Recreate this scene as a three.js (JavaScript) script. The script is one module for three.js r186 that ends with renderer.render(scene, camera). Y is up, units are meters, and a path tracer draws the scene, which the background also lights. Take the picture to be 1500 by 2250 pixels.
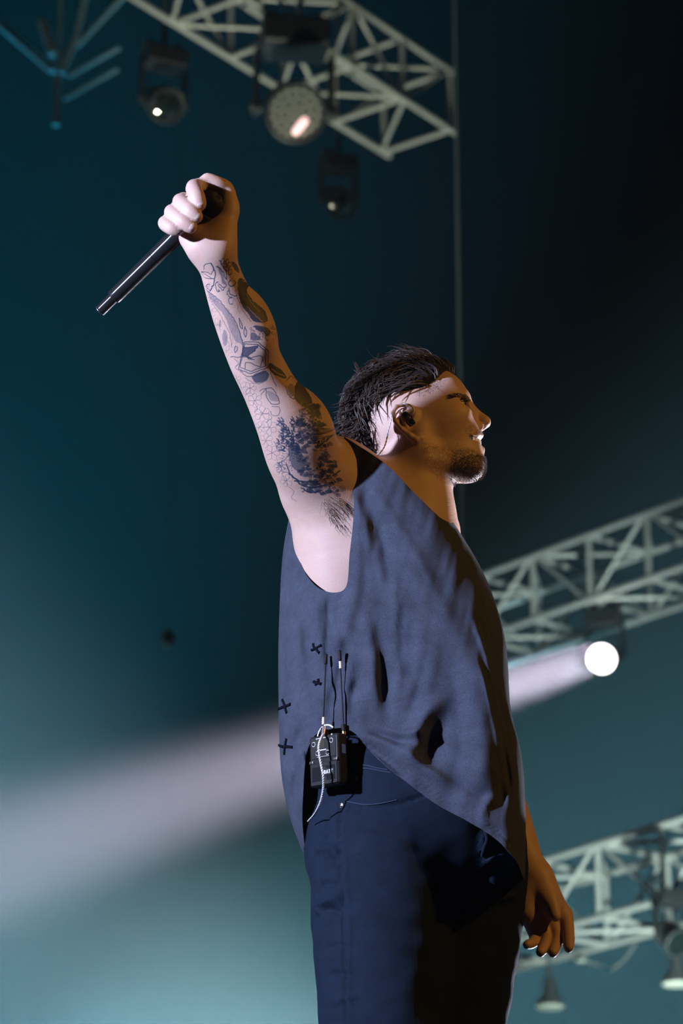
import * as THREE from 'three';
import { edgeTable, triTable } from 'three/addons/objects/MarchingCubes.js';
import { RoundedBoxGeometry } from 'three/addons/geometries/RoundedBoxGeometry.js';
import { mergeGeometries } from 'three/addons/utils/BufferGeometryUtils.js';
import { ImprovedNoise } from 'three/addons/math/ImprovedNoise.js';

// ---------------------------------------------------------------- camera, light, exposure
const scene = new THREE.Scene();
scene.background = new THREE.Color(0x000000);
const renderer = new THREE.WebGLRenderer({ antialias: true });
renderer.toneMapping = THREE.LinearToneMapping;
renderer.toneMappingExposure = 1.0;
renderer.shadowMap.enabled = true;

const W = 1500, H = 2250, FOCAL = 6650, PITCH = 20 * Math.PI / 180;
const EYE = new THREE.Vector3(0, -0.42, 5);
const camera = new THREE.PerspectiveCamera(2 * Math.atan(H / 2 / FOCAL) * 180 / Math.PI, W / H, 0.1, 120);
camera.position.copy(EYE);
camera.lookAt(0, EYE.y + Math.sin(PITCH), EYE.z - Math.cos(PITCH));
camera.focus = 5.2;
camera.userData.fStop = 5.0;
scene.add(camera);

// light haze of the show; every beam below is a real lamp shining through it
scene.fog = new THREE.FogExp2(new THREE.Color(0.90, 0.97, 1.0), 0.0012);

// lamps of the show: [name, position, target, colour, candela, half angle, penumbra, lens radius]
const LAMPS = [
  ['key', [-2.95, 1.80, 2.35], [0.0, 1.32, 0.1], [0.81, 0.91, 1.30], 98, 21, 0.35, 0.08],
  ['amber', [3.2, 2.9, 1.7], [0.06, 1.4, 0.1], [1.0, 0.48, 0.08], 14, 20, 0.4, 0.08],
  ['rim', [1.15, 0.2, -2.8], [0.04, 1.4, 0.1], [0.86, 0.90, 1.08], 42, 25, 0.4, 0.07],
  ['face rim', [2.0, 0.4, -2.3], [0.22, 1.55, 0.0], [0.92, 0.93, 1.05], 105, 6.5, 0.5, 0.06],
  ['truss wash', [1.9, 0.3, -7.2], [1.7, 4.6, -12.6], [0.80, 1.0, 0.93], 155, 16, 0.6, 0.12],
  ['roof wash', [-1.0, 0.3, -8.2], [-0.1, 8.0, -10.6], [0.97, 1.0, 0.78], 150, 15, 0.7, 0.12],
  ['grey flood', [1.4, 2.2, -17.0], [-4.0, 3.6, -17.6], [0.60, 0.93, 1.0], 9200, 46, 1, 0.2],
  ['blue flood', [-3.2, 2.2, -16.2], [2.6, 3.5, -16.8], [0.30, 0.82, 1.0], 7000, 43, 1, 0.2],
  ['teal flood', [-2.4, 1.6, -19.0], [-4.6, 7.6, -19.0], [0.0, 0.55, 0.90], 2600, 53, 1, 0.2],
  ['beam', [1.538, 4.871, -12.0], [-1.3, 2.2, -6.0], [1.0, 0.84, 1.05], 165000, 2.6, 0.7, 0.11],
];
for (const [name, at, to, col, cd, ang, pen, rad] of LAMPS) {
  const s = new THREE.SpotLight(new THREE.Color(...col), cd, 0, ang * Math.PI / 180, pen, 2);
  s.name = name.replace(/ /g, '_') + '_spot'; s.position.set(...at); s.target.position.set(...to);
  s.castShadow = true; s.shadow.radius = rad / 0.02; s.shadow.mapSize.set(1024, 1024);
  scene.add(s); scene.add(s.target);
}

// ---------------------------------------------------------------- helpers
const V = (x, y, z) => new THREE.Vector3(x, y, z);
const SP = Math.sin(PITCH), CP = Math.cos(PITCH);
const ray = (u, v) => V((u - W / 2) / FOCAL, SP + CP * (H / 2 - v) / FOCAL, -CP + SP * (H / 2 - v) / FOCAL);
const P = (u, v, z = 0) => { const d = ray(u, v); return d.multiplyScalar((z - EYE.z) / d.z).add(EYE); };      // sight line to the upright plane z
const Q = (u, v, y) => { const d = ray(u, v); return d.multiplyScalar((y - EYE.y) / d.y).add(EYE); };          // sight line to the level plane y
const proj = (p) => { const x = p.x - EYE.x, y = p.y - EYE.y, z = p.z - EYE.z, d = SP * y - CP * z; return [W / 2 + FOCAL * x / d, H / 2 - FOCAL * (CP * y + SP * z) / d]; };
let seed = 7;
const rnd = () => { seed = (seed * 1664525 + 1013904223) >>> 0; return seed / 4294967296; };
const rr = (a, b) => a + (b - a) * rnd();
const noise3 = new ImprovedNoise();
const clamp = (x, a = 0, b = 1) => Math.min(b, Math.max(a, x));
const lerp = (a, b, t) => a + (b - a) * t;
const sstep = (a, b, x) => { const t = clamp((x - a) / (b - a)); return t * t * (3 - 2 * t); };
const C = (r, g, b) => new THREE.Color(r, g, b);
const mat = (color, roughness = 0.6, extra = {}) => new THREE.MeshPhysicalMaterial({ color, roughness, ...extra });
const taken = {};
const numbered = (n) => { const k = taken[n] = (taken[n] ?? -1) + 1; return k ? n + '_' + String(k).padStart(3, '0') : n; };
function mesh(name, geo, material, parent) {
  const m = new THREE.Mesh(geo, material); m.name = parent ? name : numbered(name);
  m.castShadow = m.receiveShadow = true; (parent ?? scene).add(m); return m;
}
function tag(o, label, category, group, kind) {
  o.userData.label = label; if (category) o.userData.category = category;
  if (group) o.userData.group = group; if (kind) o.userData.kind = kind; return o;
}
function thing(name, label, category, at = V(0, 0, 0), group) {
  const g = new THREE.Group(); g.name = numbered(name); g.position.copy(at); scene.add(g); return tag(g, label, category, group);
}
function structure(name, geo, material, label) { const m = mesh(name, geo, material); m.userData.kind = 'structure'; m.userData.label = label; return m; }
// rod of unit height on +y from 0, shared by every tube of the rig
const ROD = new THREE.CylinderGeometry(1, 1, 1, 14, 1).translate(0, 0.5, 0);
function rod(name, a, b, r, material, parent) {
  const m = mesh(name, ROD, material, parent), d = b.clone().sub(a), l = d.length();
  m.position.copy(a); m.quaternion.setFromUnitVectors(V(0, 1, 0), d.divideScalar(l)); m.scale.set(r, l, r); return m;
}
const lathe = (pts, n = 32) => new THREE.LatheGeometry(pts.map(([r, y]) => new THREE.Vector2(r, y)), n);
const box = (w, h, d, x = 0, y = 0, z = 0, r = 0.004) => new RoundedBoxGeometry(w, h, d, 2, Math.min(r, w / 2.1, h / 2.1, d / 2.1)).translate(x, y, z);
const tubeOn = (pts, r, seg = 40, n = 8) => new THREE.TubeGeometry(new THREE.CatmullRomCurve3(pts), seg, r, n, false);
// piecewise smooth curve through [x, y] pairs (monotone in x)
function curve(pts) {
  const n = pts.length, m = [];
  for (let i = 0; i < n; i++) { const a = pts[Math.max(0, i - 1)], b = pts[Math.min(n - 1, i + 1)]; m.push((b[1] - a[1]) / (b[0] - a[0])); }
  return (x) => {
    if (x <= pts[0][0]) return pts[0][1]; if (x >= pts[n - 1][0]) return pts[n - 1][1];
    let i = 0; while (x > pts[i + 1][0]) i++;
    const h = pts[i + 1][0] - pts[i][0], t = (x - pts[i][0]) / h, t2 = t * t, t3 = t2 * t;
    return (2 * t3 - 3 * t2 + 1) * pts[i][1] + (t3 - 2 * t2 + t) * h * m[i] + (3 * t2 - 2 * t3) * pts[i + 1][1] + (t3 - t2) * h * m[i + 1];
  };
}
function segDist(x, y, pts, closed = false) {          // distance to a polyline, and how far along it (0..1)
  let best = 1e9, at = 0; const n = pts.length, m = closed ? n : n - 1;
  for (let i = 0; i < m; i++) {
    const a = pts[i], b = pts[(i + 1) % n], dx = b[0] - a[0], dy = b[1] - a[1];
    const t = clamp(((x - a[0]) * dx + (y - a[1]) * dy) / (dx * dx + dy * dy)), d = Math.hypot(x - a[0] - t * dx, y - a[1] - t * dy);
    if (d < best) { best = d; at = (i + t) / m; }
  }
  return [best, at];
}
function inside(x, y, p) { let c = false; for (let i = 0, j = p.length - 1; i < p.length; j = i++) if ((p[i][1] > y) !== (p[j][1] > y) && x < (p[j][0] - p[i][0]) * (y - p[i][1]) / (p[j][1] - p[i][1]) + p[i][0]) c = !c; return c; }
const polyDist = (x, y, p) => segDist(x, y, p, true)[0] * (inside(x, y, p) ? -1 : 1);
function smoothPoly(pts, n = 12, closed = true) { return new THREE.CatmullRomCurve3(pts.map(([x, y]) => V(x, y, 0)), closed).getPoints(n * pts.length).map((p) => [p.x, p.y]); }
// ---------------------------------------------------------------- the hall: stage, walls, roof
const blackCloth = mat(C(0.002, 0.0025, 0.003), 1, { specularIntensity: 0.2 });
const deckPaint = mat(C(0.02, 0.02, 0.022), 0.55);
structure('floor', box(34, 0.3, 38, 0, -2.05, -5, 0.01), mat(C(0.03, 0.03, 0.032), 0.8), 'dark concrete floor of the hall');
structure('wall_back', box(34, 20, 0.3, 0, 7.9, -24.2, 0.01), blackCloth, 'black cloth covered back wall');
structure('wall_front', box(34, 20, 0.3, 0, 7.9, 14.2, 0.01), blackCloth, 'black wall behind the photographer');
structure('wall_left', box(0.3, 20, 38, -17, 7.9, -5, 0.01), blackCloth, 'black side wall');
structure('wall_right', box(0.3, 20, 38, 17, 7.9, -5, 0.01), blackCloth, 'black side wall');
structure('ceiling', box(34, 0.3, 38, 0, 18, -5, 0.01), blackCloth, 'black roof of the hall');
{ const s = thing('stage', 'black stage deck the singer stands on', 'stage', V(0, 0, 0)); s.userData.kind = 'structure';
  for (let i = 0; i < 8; i++) for (let k = 0; k < 7; k++) mesh('deck_panel', box(1.99, 0.06, 1.99, -7 + 2 * i, -0.03, 0.2 - 2 * k, 0.006), deckPaint, s);
  mesh('fascia', box(16, 1.8, 0.05, 0, -0.97, 1.16, 0.004), blackCloth, s); }

// ---------------------------------------------------------------- roof trusses
const steel = mat(C(0.50, 0.52, 0.49), 0.42, { metalness: 0.25 });
const dullSteel = mat(C(0.20, 0.22, 0.22), 0.6, { metalness: 0.2 });
const T_H = 0.40, T_W = 0.50, R_CHORD = 0.021, R_BRACE = 0.0125;
function truss(label, a, b, side, bay, group, m = steel) {
  // a, b: ends of the bottom chord nearest the audience; side: level direction across; four chords, posts, rungs and zigzag braces
  const g = thing('lighting_truss', label, 'truss', a, group), d = b.clone().sub(a), L = d.length(); d.divideScalar(L);
  const up = V(0, T_H, 0), across = side.clone().multiplyScalar(T_W), at = (s, i, j) => d.clone().multiplyScalar(s).addScaledVector(up, i).addScaledVector(across, j);
  for (const [i, j] of [[0, 0], [1, 0], [0, 1], [1, 1]]) rod('chord', at(-0.06, i, j), at(L + 0.06, i, j), R_CHORD, m, g);
  const n = Math.round(L / bay), h = L / n;
  for (let k = 0; k <= n; k++) {
    const s = k * h;
    for (const j of [0, 1]) rod('post', at(s, 0, j), at(s, 1, j), R_BRACE * 1.25, m, g);
    for (const i of [0, 1]) rod('rung', at(s, i, 0), at(s, i, 1), R_BRACE * 1.25, m, g);
    if (k < n) {
      for (const j of [0, 1]) rod('brace', at(s + 0.02, k % 2, j), at(s + h - 0.02, 1 - k % 2, j), R_BRACE, m, g);
      for (const i of [0, 1]) rod('brace', at(s + 0.02, i, (k + i) % 2), at(s + h - 0.02, i, 1 - (k + i) % 2), R_BRACE, m, g);
    }
  }
  return g;
}
const level = (d) => V(d.z, 0, -d.x).normalize();
{ // upper truss: runs from over the audience side down to its free end at the right
  const e = Q(990, 285, 8.0), d = e.clone().sub(Q(680, 85, 8.0)).normalize(), a = e.clone().addScaledVector(d, -4.5);
  truss('pale metal box truss over the singer, its free end at the right', a, e, level(d), 0.5, 'lighting trusses'); }
{ const a = Q(1500, 1245, 5.2), b = Q(1105, 1385, 5.2), d = b.clone().sub(a).normalize();
  truss('pale metal box truss right of the singer carrying the glaring lamp', a.clone().addScaledVector(d, -1.2), b.clone().addScaledVector(d, 1.2), level(d).negate(), 0.5, 'lighting trusses'); }
{ const a = Q(1500, 1965, 3.1), b = Q(1270, 2028, 3.1), d = b.clone().sub(a).normalize();
  truss('bright metal box truss behind the singer\'s lowered hand', a.clone().addScaledVector(d, -0.9), b.clone().addScaledVector(d, 1.4), level(d).negate(), 0.5, 'lighting trusses'); }
// ---------------------------------------------------------------- distance-field modelling
const smin = (a, b, k) => { if (k <= 0) return Math.min(a, b); const h = Math.max(k - Math.abs(a - b), 0) / k; return Math.min(a, b) - h * h * k * 0.25; };
const smax = (a, b, k) => -smin(-a, -b, k);
function cap(a, b, ra, rb) {
  const dx = b.x - a.x, dy = b.y - a.y, dz = b.z - a.z, ll = dx * dx + dy * dy + dz * dz || 1e-9;
  const f = (x, y, z) => {
    const px = x - a.x, py = y - a.y, pz = z - a.z, t = Math.min(1, Math.max(0, (px * dx + py * dy + pz * dz) / ll));
    return Math.hypot(px - t * dx, py - t * dy, pz - t * dz) - (ra + (rb - ra) * t);
  };
  f.c = a.clone().add(b).multiplyScalar(0.5); f.r = Math.sqrt(ll) / 2 + Math.max(ra, rb); return f;
}
function ell(c, rx, ry, rz, ax = V(1, 0, 0), ay = V(0, 1, 0)) {
  const az = ax.clone().cross(ay);
  const f = (x, y, z) => {
    const px = x - c.x, py = y - c.y, pz = z - c.z;
    const u = (px * ax.x + py * ax.y + pz * ax.z) / rx, v = (px * ay.x + py * ay.y + pz * ay.z) / ry, w = (px * az.x + py * az.y + pz * az.z) / rz;
    const k0 = Math.hypot(u, v, w), k1 = Math.hypot(u / rx, v / ry, w / rz);
    return k1 < 1e-9 ? -Math.min(rx, ry, rz) : k0 * (k0 - 1) / k1;
  };
  f.c = c; f.r = Math.max(rx, ry, rz); return f;
}
const chain = (pts) => pts.slice(1).map((b, i) => cap(pts[i][0], b[0], pts[i][1], b[1]));
// the same through a smooth curve, so that limbs taper without beads
function limb(pts, n = 5) {
  const c = new THREE.CatmullRomCurve3(pts.map((p) => p[0])), m = pts.length - 1, rad = curve(pts.map((p, i) => [i, p[1]])), out = [];
  for (let i = 0; i <= m * n; i++) out.push([c.getPoint(i / (m * n)), rad(i / n)]);
  return chain(out);
}
// a body: groups of shapes, smooth inside a group (k), joined to the rest with (join)
class Field {
  constructor() { this.groups = []; }
  add(prims, k, join, post) {
    const b = new THREE.Box3(); for (const p of prims) b.expandByPoint(p.c.clone().addScalar(p.r)).expandByPoint(p.c.clone().addScalar(-p.r));
    const c = b.getCenter(V(0, 0, 0)), r = b.getSize(V(0, 0, 0)).length() / 2;
    const g = { prims, k, join, post, c, r }; this.groups.push(g); return g;
  }
  static group(g, x, y, z) { let d = 1e3; for (const p of g.prims) d = smin(d, p(x, y, z), g.k); return g.post ? g.post(x, y, z, d) : d; }
  near(x, y, z, reach) {                                   // the groups, thinned to the shapes that matter round one place
    const out = [];
    for (const g of this.groups) {
      if (Math.hypot(x - g.c.x, y - g.c.y, z - g.c.z) > g.r + reach) continue;
      const prims = g.prims.filter((p) => Math.hypot(x - p.c.x, y - p.c.y, z - p.c.z) < p.r + reach + g.k);
      if (prims.length) out.push({ ...g, prims }); else if (g.post) out.push(g);
    }
    return out;
  }
  at(x, y, z, groups = this.groups) { let d = 1; for (const g of groups) d = smin(d, Field.group(g, x, y, z), g.join); return d; }
}
// marching cubes over sparse blocks; skip(center) leaves blocks to another grid
function polygonise(field, lo, hi, h, skip) {
  const N = 8, S = N * h, reach = S * 0.87, pos = [], nor = [], idx = [], ids = new Map(), M = N + 1, v = new Float32Array(M * M * M);
  const CO = [[0, 0, 0], [1, 0, 0], [0, 1, 0], [1, 1, 0], [0, 0, 1], [1, 0, 1], [0, 1, 1], [1, 1, 1]];
  const CB = [0, 1, 3, 2, 4, 5, 7, 6];           // corner order of the cube tables
  const EDGE = [[0, 1], [1, 2], [2, 3], [3, 0], [4, 5], [5, 6], [6, 7], [7, 4], [0, 4], [1, 5], [2, 6], [3, 7]];
  const nb = [0, 1, 2].map((i) => Math.ceil((hi.getComponent(i) - lo.getComponent(i)) / S));
  for (let bk = 0; bk < nb[2]; bk++) for (let bj = 0; bj < nb[1]; bj++) for (let bi = 0; bi < nb[0]; bi++) {
    const x0 = lo.x + bi * S, y0 = lo.y + bj * S, z0 = lo.z + bk * S, cx = x0 + S / 2, cy = y0 + S / 2, cz = z0 + S / 2;
    if (skip && skip(cx, cy, cz)) continue;
    const gs = field.near(cx, cy, cz, reach + 0.05); if (!gs.length) continue;
    if (Math.abs(field.at(cx, cy, cz, gs)) > reach * 1.5 + 0.012) continue;
    for (let k = 0, n = 0; k < M; k++) for (let j = 0; j < M; j++) for (let i = 0; i < M; i++, n++) v[n] = field.at(x0 + i * h, y0 + j * h, z0 + k * h, gs);
    for (let k = 0; k < N; k++) for (let j = 0; j < N; j++) for (let i = 0; i < N; i++) {
      const c = CB.map((q) => v[(i + CO[q][0]) + M * (j + CO[q][1]) + M * M * (k + CO[q][2])]);
      let code = 0; for (let q = 0; q < 8; q++) if (c[q] < 0) code |= 1 << q;
      if (!edgeTable[code]) continue;
      const ev = [];
      for (let t = 0; triTable[code * 16 + t] !== -1; t++) {
        const e = triTable[code * 16 + t];
        if (ev[e] === undefined) {
          const [p, q] = EDGE[e], A = CO[CB[p]], B = CO[CB[q]], m = c[p] / (c[p] - c[q]);
          const gi = bi * N + i, gj = bj * N + j, gk = bk * N + k, ax = A[0] !== B[0] ? 0 : A[1] !== B[1] ? 1 : 2;
          const key = (((gi + Math.min(A[0], B[0])) * 4096 + gj + Math.min(A[1], B[1])) * 4096 + gk + Math.min(A[2], B[2])) * 3 + ax;
          let id = ids.get(key);
          if (id === undefined) {
            id = pos.length / 3; ids.set(key, id);
            const x = x0 + (i + A[0] + (B[0] - A[0]) * m) * h, y = y0 + (j + A[1] + (B[1] - A[1]) * m) * h, z = z0 + (k + A[2] + (B[2] - A[2]) * m) * h, o = 0.0012;
            pos.push(x, y, z);
            const nx = field.at(x + o, y, z, gs) - field.at(x - o, y, z, gs), ny = field.at(x, y + o, z, gs) - field.at(x, y - o, z, gs), nz = field.at(x, y, z + o, gs) - field.at(x, y, z - o, gs), l = Math.hypot(nx, ny, nz) || 1;
            nor.push(nx / l, ny / l, nz / l);
          }
          ev[e] = id;
        }
        idx.push(ev[e]);
      }
    }
  }
  // make every triangle face along its normals
  for (let t = 0; t < idx.length; t += 3) {
    const [a, b, c] = [idx[t] * 3, idx[t + 1] * 3, idx[t + 2] * 3];
    const ux = pos[b] - pos[a], uy = pos[b + 1] - pos[a + 1], uz = pos[b + 2] - pos[a + 2], wx = pos[c] - pos[a], wy = pos[c + 1] - pos[a + 1], wz = pos[c + 2] - pos[a + 2];
    const d = (uy * wz - uz * wy) * (nor[a] + nor[b] + nor[c]) + (uz * wx - ux * wz) * (nor[a + 1] + nor[b + 1] + nor[c + 1]) + (ux * wy - uy * wx) * (nor[a + 2] + nor[b + 2] + nor[c + 2]);
    if (d < 0) { const s = idx[t + 1]; idx[t + 1] = idx[t + 2]; idx[t + 2] = s; }
  }
  const g = new THREE.BufferGeometry();
  g.setAttribute('position', new THREE.Float32BufferAttribute(pos, 3)); g.setAttribute('normal', new THREE.Float32BufferAttribute(nor, 3)); g.setIndex(idx);
  return g;
}

// ---------------------------------------------------------------- the singer: skin
const body = new Field();
const HP = 15 * Math.PI / 180, HF = V(Math.cos(HP), Math.sin(HP), 0), HU = V(-Math.sin(HP), Math.cos(HP), 0), HC = P(902, 916, 0);
const E = (u, v, z, rx, ry, rz) => ell(P(u, v, z), rx, ry, rz, HF, HU);
const both = (f) => [f(1), f(-1)];
// head
const CRANIUM = { a: 0.097, b: 0.099, c: 0.076 };
const sockets = both((s) => ell(P(1014, 889, 0.037).setZ(s * 0.037), 0.017, 0.0095, 0.015, HF, HU));
const eyeRidge = both((s) => cap(P(1020, 872, s * 0.010), P(1001, 866, s * 0.046), 0.006, 0.005));
const nostrils = both((s) => E(1062, 941, s * 0.0068, 0.0055, 0.0042, 0.0036));
const mouthHole = both((s) => cap(P(1031, 963, 0.034).setZ(s * 0.034), P(1064, 971, 0), 0.0058, 0.0092));
const earHollow = E(893, 918, 0.083, 0.010, 0.019, 0.0075);
body.headGroup = body.add([
  ell(HC, CRANIUM.a, CRANIUM.b, CRANIUM.c, HF, HU),
  E(978, 880, 0, 0.037, 0.045, 0.058),                       // forehead
  E(966, 944, 0, 0.062, 0.072, 0.057),                       // mid face
  ...both((s) => E(988, 915, s * 0.046, 0.030, 0.016, 0.016)), // cheek bones
  E(1016, 970, 0, 0.031, 0.036, 0.034),                      // mouth region
  cap(P(1038, 1029, 0.010), P(1038, 1029, -0.010), 0.0175, 0.0175),   // chin
  ...both((s) => cap(P(1026, 1030, s * 0.020), P(930, 1010, s * 0.053), 0.017, 0.017)), // jaw
  ...both((s) => cap(P(930, 1010, s * 0.053), P(915, 950, s * 0.060), 0.017, 0.016)),
  E(985, 1015, 0, 0.050, 0.030, 0.042),                      // floor of the mouth
], 0.030, 0.02, (x, y, z, d) => {
  for (const f of sockets) d = smax(d, -f(x, y, z), 0.012);
  for (const f of eyeRidge) d = smin(d, f(x, y, z), 0.014);
  for (const f of faceBits) d = smin(d, f(x, y, z), f.k);
  for (const f of nostrils) d = smax(d, -f(x, y, z), 0.003);
  for (const f of mouthHole) d = smax(d, -f(x, y, z), 0.004);
  return d;
});
const kk = (f, k) => { f.k = k; return f; };
const faceBits = [
  kk(cap(P(1026, 892), P(1062, 924), 0.0075, 0.0098), 0.012), kk(ell(P(1064, 929), 0.0105, 0.0095, 0.0105), 0.008), kk(cap(P(1060, 938), P(1048, 950), 0.0045, 0.004), 0.006),
  ...both((s) => kk(E(1050, 939, s * 0.0125, 0.0095, 0.0080, 0.0060), 0.006)),
  ...both((s) => kk(cap(P(1033, 956, 0.024).setZ(s * 0.024), P(1053, 960, 0), 0.0048, 0.0062), 0.006)),   // upper lip
  ...both((s) => kk(cap(P(1034, 975, 0.023).setZ(s * 0.023), P(1053, 988, 0), 0.0055, 0.0075), 0.006)),   // lower lip
  ...both((s) => kk(cap(P(1017, 882, 0.026).setZ(s * 0.026), P(998, 885, 0.044).setZ(s * 0.044), 0.0044, 0.0038), 0.004)),     // upper lids
  ...both((s) => kk(cap(P(1016, 894, 0.027).setZ(s * 0.027), P(999, 892, 0.043).setZ(s * 0.043), 0.0036, 0.0032), 0.005)),     // lower lids
];
// neck and its cords
body.add([
  ...chain([[P(925, 1010, 0), 0.052], [P(905, 1060, 0), 0.055], [P(897, 1110, 0), 0.060], [P(880, 1170, 0), 0.072]]),
  ...both((s) => cap(P(893, 985, s * 0.052), P(935, 1125, s * 0.020), 0.015, 0.014)),
  cap(P(955, 1070, 0), P(952, 1090, 0), 0.013, 0.012),
], 0.025, 0.018);
// ears: a hollowed cup with a rolled rim
for (const s of [1, -1]) {
  const e = (u, v, z = 0.081) => P(u, v, s * z).add(s < 0 ? P(u, v, z).sub(P(u, v, -z)).setZ(0) : V(0, 0, 0));
  const rim = [[900, 893], [884, 889], [870, 894], [863, 907], [868, 925], [882, 943], [900, 957], [914, 966], [922, 962]];
  const lift = [0.079, 0.084, 0.088, 0.089, 0.088, 0.086, 0.083, 0.080, 0.078];
  const plate = ell(e(891, 925, 0.077), 0.013, 0.029, 0.0070, V(Math.cos(0.62), -Math.sin(0.62), 0).negate(), V(-Math.sin(0.62), -Math.cos(0.62), 0).negate());
  const hollow = ell(e(893, 917, 0.0885), 0.0105, 0.020, 0.010, V(Math.cos(0.62), -Math.sin(0.62), 0).negate(), V(-Math.sin(0.62), -Math.cos(0.62), 0).negate());
  body.add([plate, cap(e(884, 935, 0.072), e(905, 915, 0.068), 0.016, 0.014)], 0.008, 0.006, (x, y, z, d) => {
    d = smax(d, -hollow(x, y, z), 0.004);
    for (let i = 0; i < rim.length - 1; i++) d = smin(d, rimCaps[s][i](x, y, z), 0.004);
    return smin(d, rimCaps[s].inner(x, y, z), 0.003);
  });
  (body.rims ??= {})[s] = rim.slice(1).map(([u, v], i) => cap(e(rim[i][0], rim[i][1], lift[i]), e(u, v, lift[i + 1]), i > 5 ? 0.0052 : 0.0032, i > 4 ? 0.0056 : 0.0032));
  body.rims[s].inner = cap(e(878, 905, 0.085), e(894, 940, 0.083), 0.0026, 0.003);
}
const rimCaps = body.rims;
// torso under the shirt, shoulder and armpit
body.torso = body.add([
  ell(P(855, 1300, -0.015), 0.138, 0.24, 0.108), ell(P(880, 1560, -0.01), 0.135, 0.20, 0.105),
  cap(P(880, 1120, 0.0), P(745, 1030, 0.105), 0.060, 0.050), cap(P(890, 1140, 0.0), P(935, 1165, -0.10), 0.055, 0.055),
  ...chain([[P(702, 1090, 0.105), 0.058], [P(747, 1200, 0.068), 0.066], [P(768, 1290, 0.042), 0.074], [P(800, 1390, -0.005), 0.070], [P(830, 1500, -0.01), 0.070]]),
  cap(P(745, 1060, 0.095), P(830, 1200, 0.09), 0.056, 0.06),
], 0.05, 0.035);
// raised right arm
const ARM = [[P(472, 556, 0.455), 0.0300], [P(489, 612, 0.422), 0.0325], [P(519, 692, 0.375), 0.0390], [P(556, 782, 0.320), 0.0425], [P(590, 850, 0.280), 0.0445], [P(632, 928, 0.240), 0.0535], [P(664, 998, 0.185), 0.0615], [P(703, 1062, 0.125), 0.066]];
const armLine = limb(ARM, 6), armBulk = [ell(P(668, 925, 0.225), 0.040, 0.062, 0.042, V(0.87, 0.49, 0), V(-0.49, 0.87, 0)), ell(P(556, 706, 0.358), 0.030, 0.060, 0.034, V(0.92, 0.39, 0), V(-0.39, 0.92, 0))];
body.arm = body.add(armLine, 0.003, 0.035, (x, y, z, d) => { for (const f of armBulk) d = smin(d, f(x, y, z), 0.03); return d; });
// right hand closed round the microphone
const MIC_A = P(223, 680, 0.365), MIC_B = P(463, 444, 0.487);
body.hands = [];
const R = (u, v, z) => P(u, v, z);
body.add([
  cap(R(476, 548, 0.458), R(482, 432, 0.440), 0.0285, 0.0160), cap(R(462, 548, 0.457), R(448, 452, 0.442), 0.0270, 0.0170),
  cap(R(452, 545, 0.455), R(408, 490, 0.444), 0.0240, 0.0165),
  cap(R(436, 540, 0.468), R(417, 522, 0.466), 0.0205, 0.0175),           // heel below the little finger
  cap(R(490, 518, 0.464), R(502, 455, 0.460), 0.0205, 0.0150),           // ball of the thumb
], 0.020, 0.018);
const FINGERS = [
  ['index', [[R(466, 418, 0.438), 0.0125], [R(427, 412, 0.502), 0.0132], [R(432, 432, 0.526), 0.0126], [R(438, 449, 0.526), 0.0110]]],
  ['middle', [[R(444, 440, 0.440), 0.0125], [R(397, 443, 0.498), 0.0130], [R(416, 462, 0.524), 0.0124], [R(431, 476, 0.523), 0.0108]]],
  ['ring', [[R(424, 462, 0.442), 0.0120], [R(378, 466, 0.497), 0.0124], [R(400, 485, 0.520), 0.0119], [R(419, 499, 0.519), 0.0104]]],
  ['little', [[R(404, 486, 0.445), 0.0110], [R(363, 490, 0.496), 0.0114], [R(377, 501, 0.513), 0.0108], [R(390, 506, 0.512), 0.0094]]],
];
for (const [, f] of FINGERS) body.add(limb(f, 4), 0.003, 0.004);
const THUMB = [[R(502, 462, 0.464), 0.0160], [R(496, 416, 0.470), 0.0128], [R(478, 403, 0.482), 0.0108], [R(455, 392, 0.488), 0.0092]];
body.add(limb(THUMB, 4), 0.003, 0.012);
// lowered left arm and hand
body.add([...limb([[P(930, 1180, -0.10), 0.058], [P(985, 1380, -0.13), 0.050], [P(1030, 1590, -0.13), 0.044], [P(1083, 1710, -0.120), 0.042], [P(1130, 1835, -0.105), 0.036], [P(1163, 1915, -0.092), 0.0275]])], 0.003, 0.03);
const LH = (u, v, z) => P(u, v, z - 0.085);
body.add([
  cap(LH(1165, 1925, -0.005), LH(1158, 2010, 0.0), 0.0235, 0.0165), cap(LH(1170, 1930, -0.005), LH(1180, 2026, -0.002), 0.022, 0.0150),
  cap(LH(1178, 1925, -0.006), LH(1210, 2024, -0.006), 0.022, 0.0150), cap(LH(1184, 1925, -0.006), LH(1236, 2010, -0.010), 0.021, 0.0150),
  cap(LH(1186, 1940, 0.004), LH(1208, 1984, 0.010), 0.0215, 0.0180),     // ball of the thumb
  cap(LH(1151, 1955, 0.003), LH(1155, 2000, 0.004), 0.0165, 0.0150),
], 0.016, 0.016);
const LFINGERS = [
  ['index', [[LH(1239, 2008, -0.010), 0.0140], [LH(1247, 2038, 0.004), 0.0102], [LH(1249, 2064, 0.024), 0.0094], [LH(1249, 2083, 0.036), 0.0080]]],
  ['middle', [[LH(1216, 2034, -0.006), 0.0125], [LH(1224, 2058, 0.004), 0.0100], [LH(1219, 2082, 0.026), 0.0092], [LH(1214, 2093, 0.042), 0.0080]]],
  ['ring', [[LH(1190, 2034, -0.003), 0.0120], [LH(1200, 2060, 0.004), 0.0097], [LH(1195, 2080, 0.026), 0.0090], [LH(1187, 2092, 0.042), 0.0078]]],
  ['little', [[LH(1166, 2030, 0.0), 0.0115], [LH(1174, 2058, 0.004), 0.0088], [LH(1169, 2072, 0.022), 0.0082], [LH(1157, 2076, 0.034), 0.0070]]],
];
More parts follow.
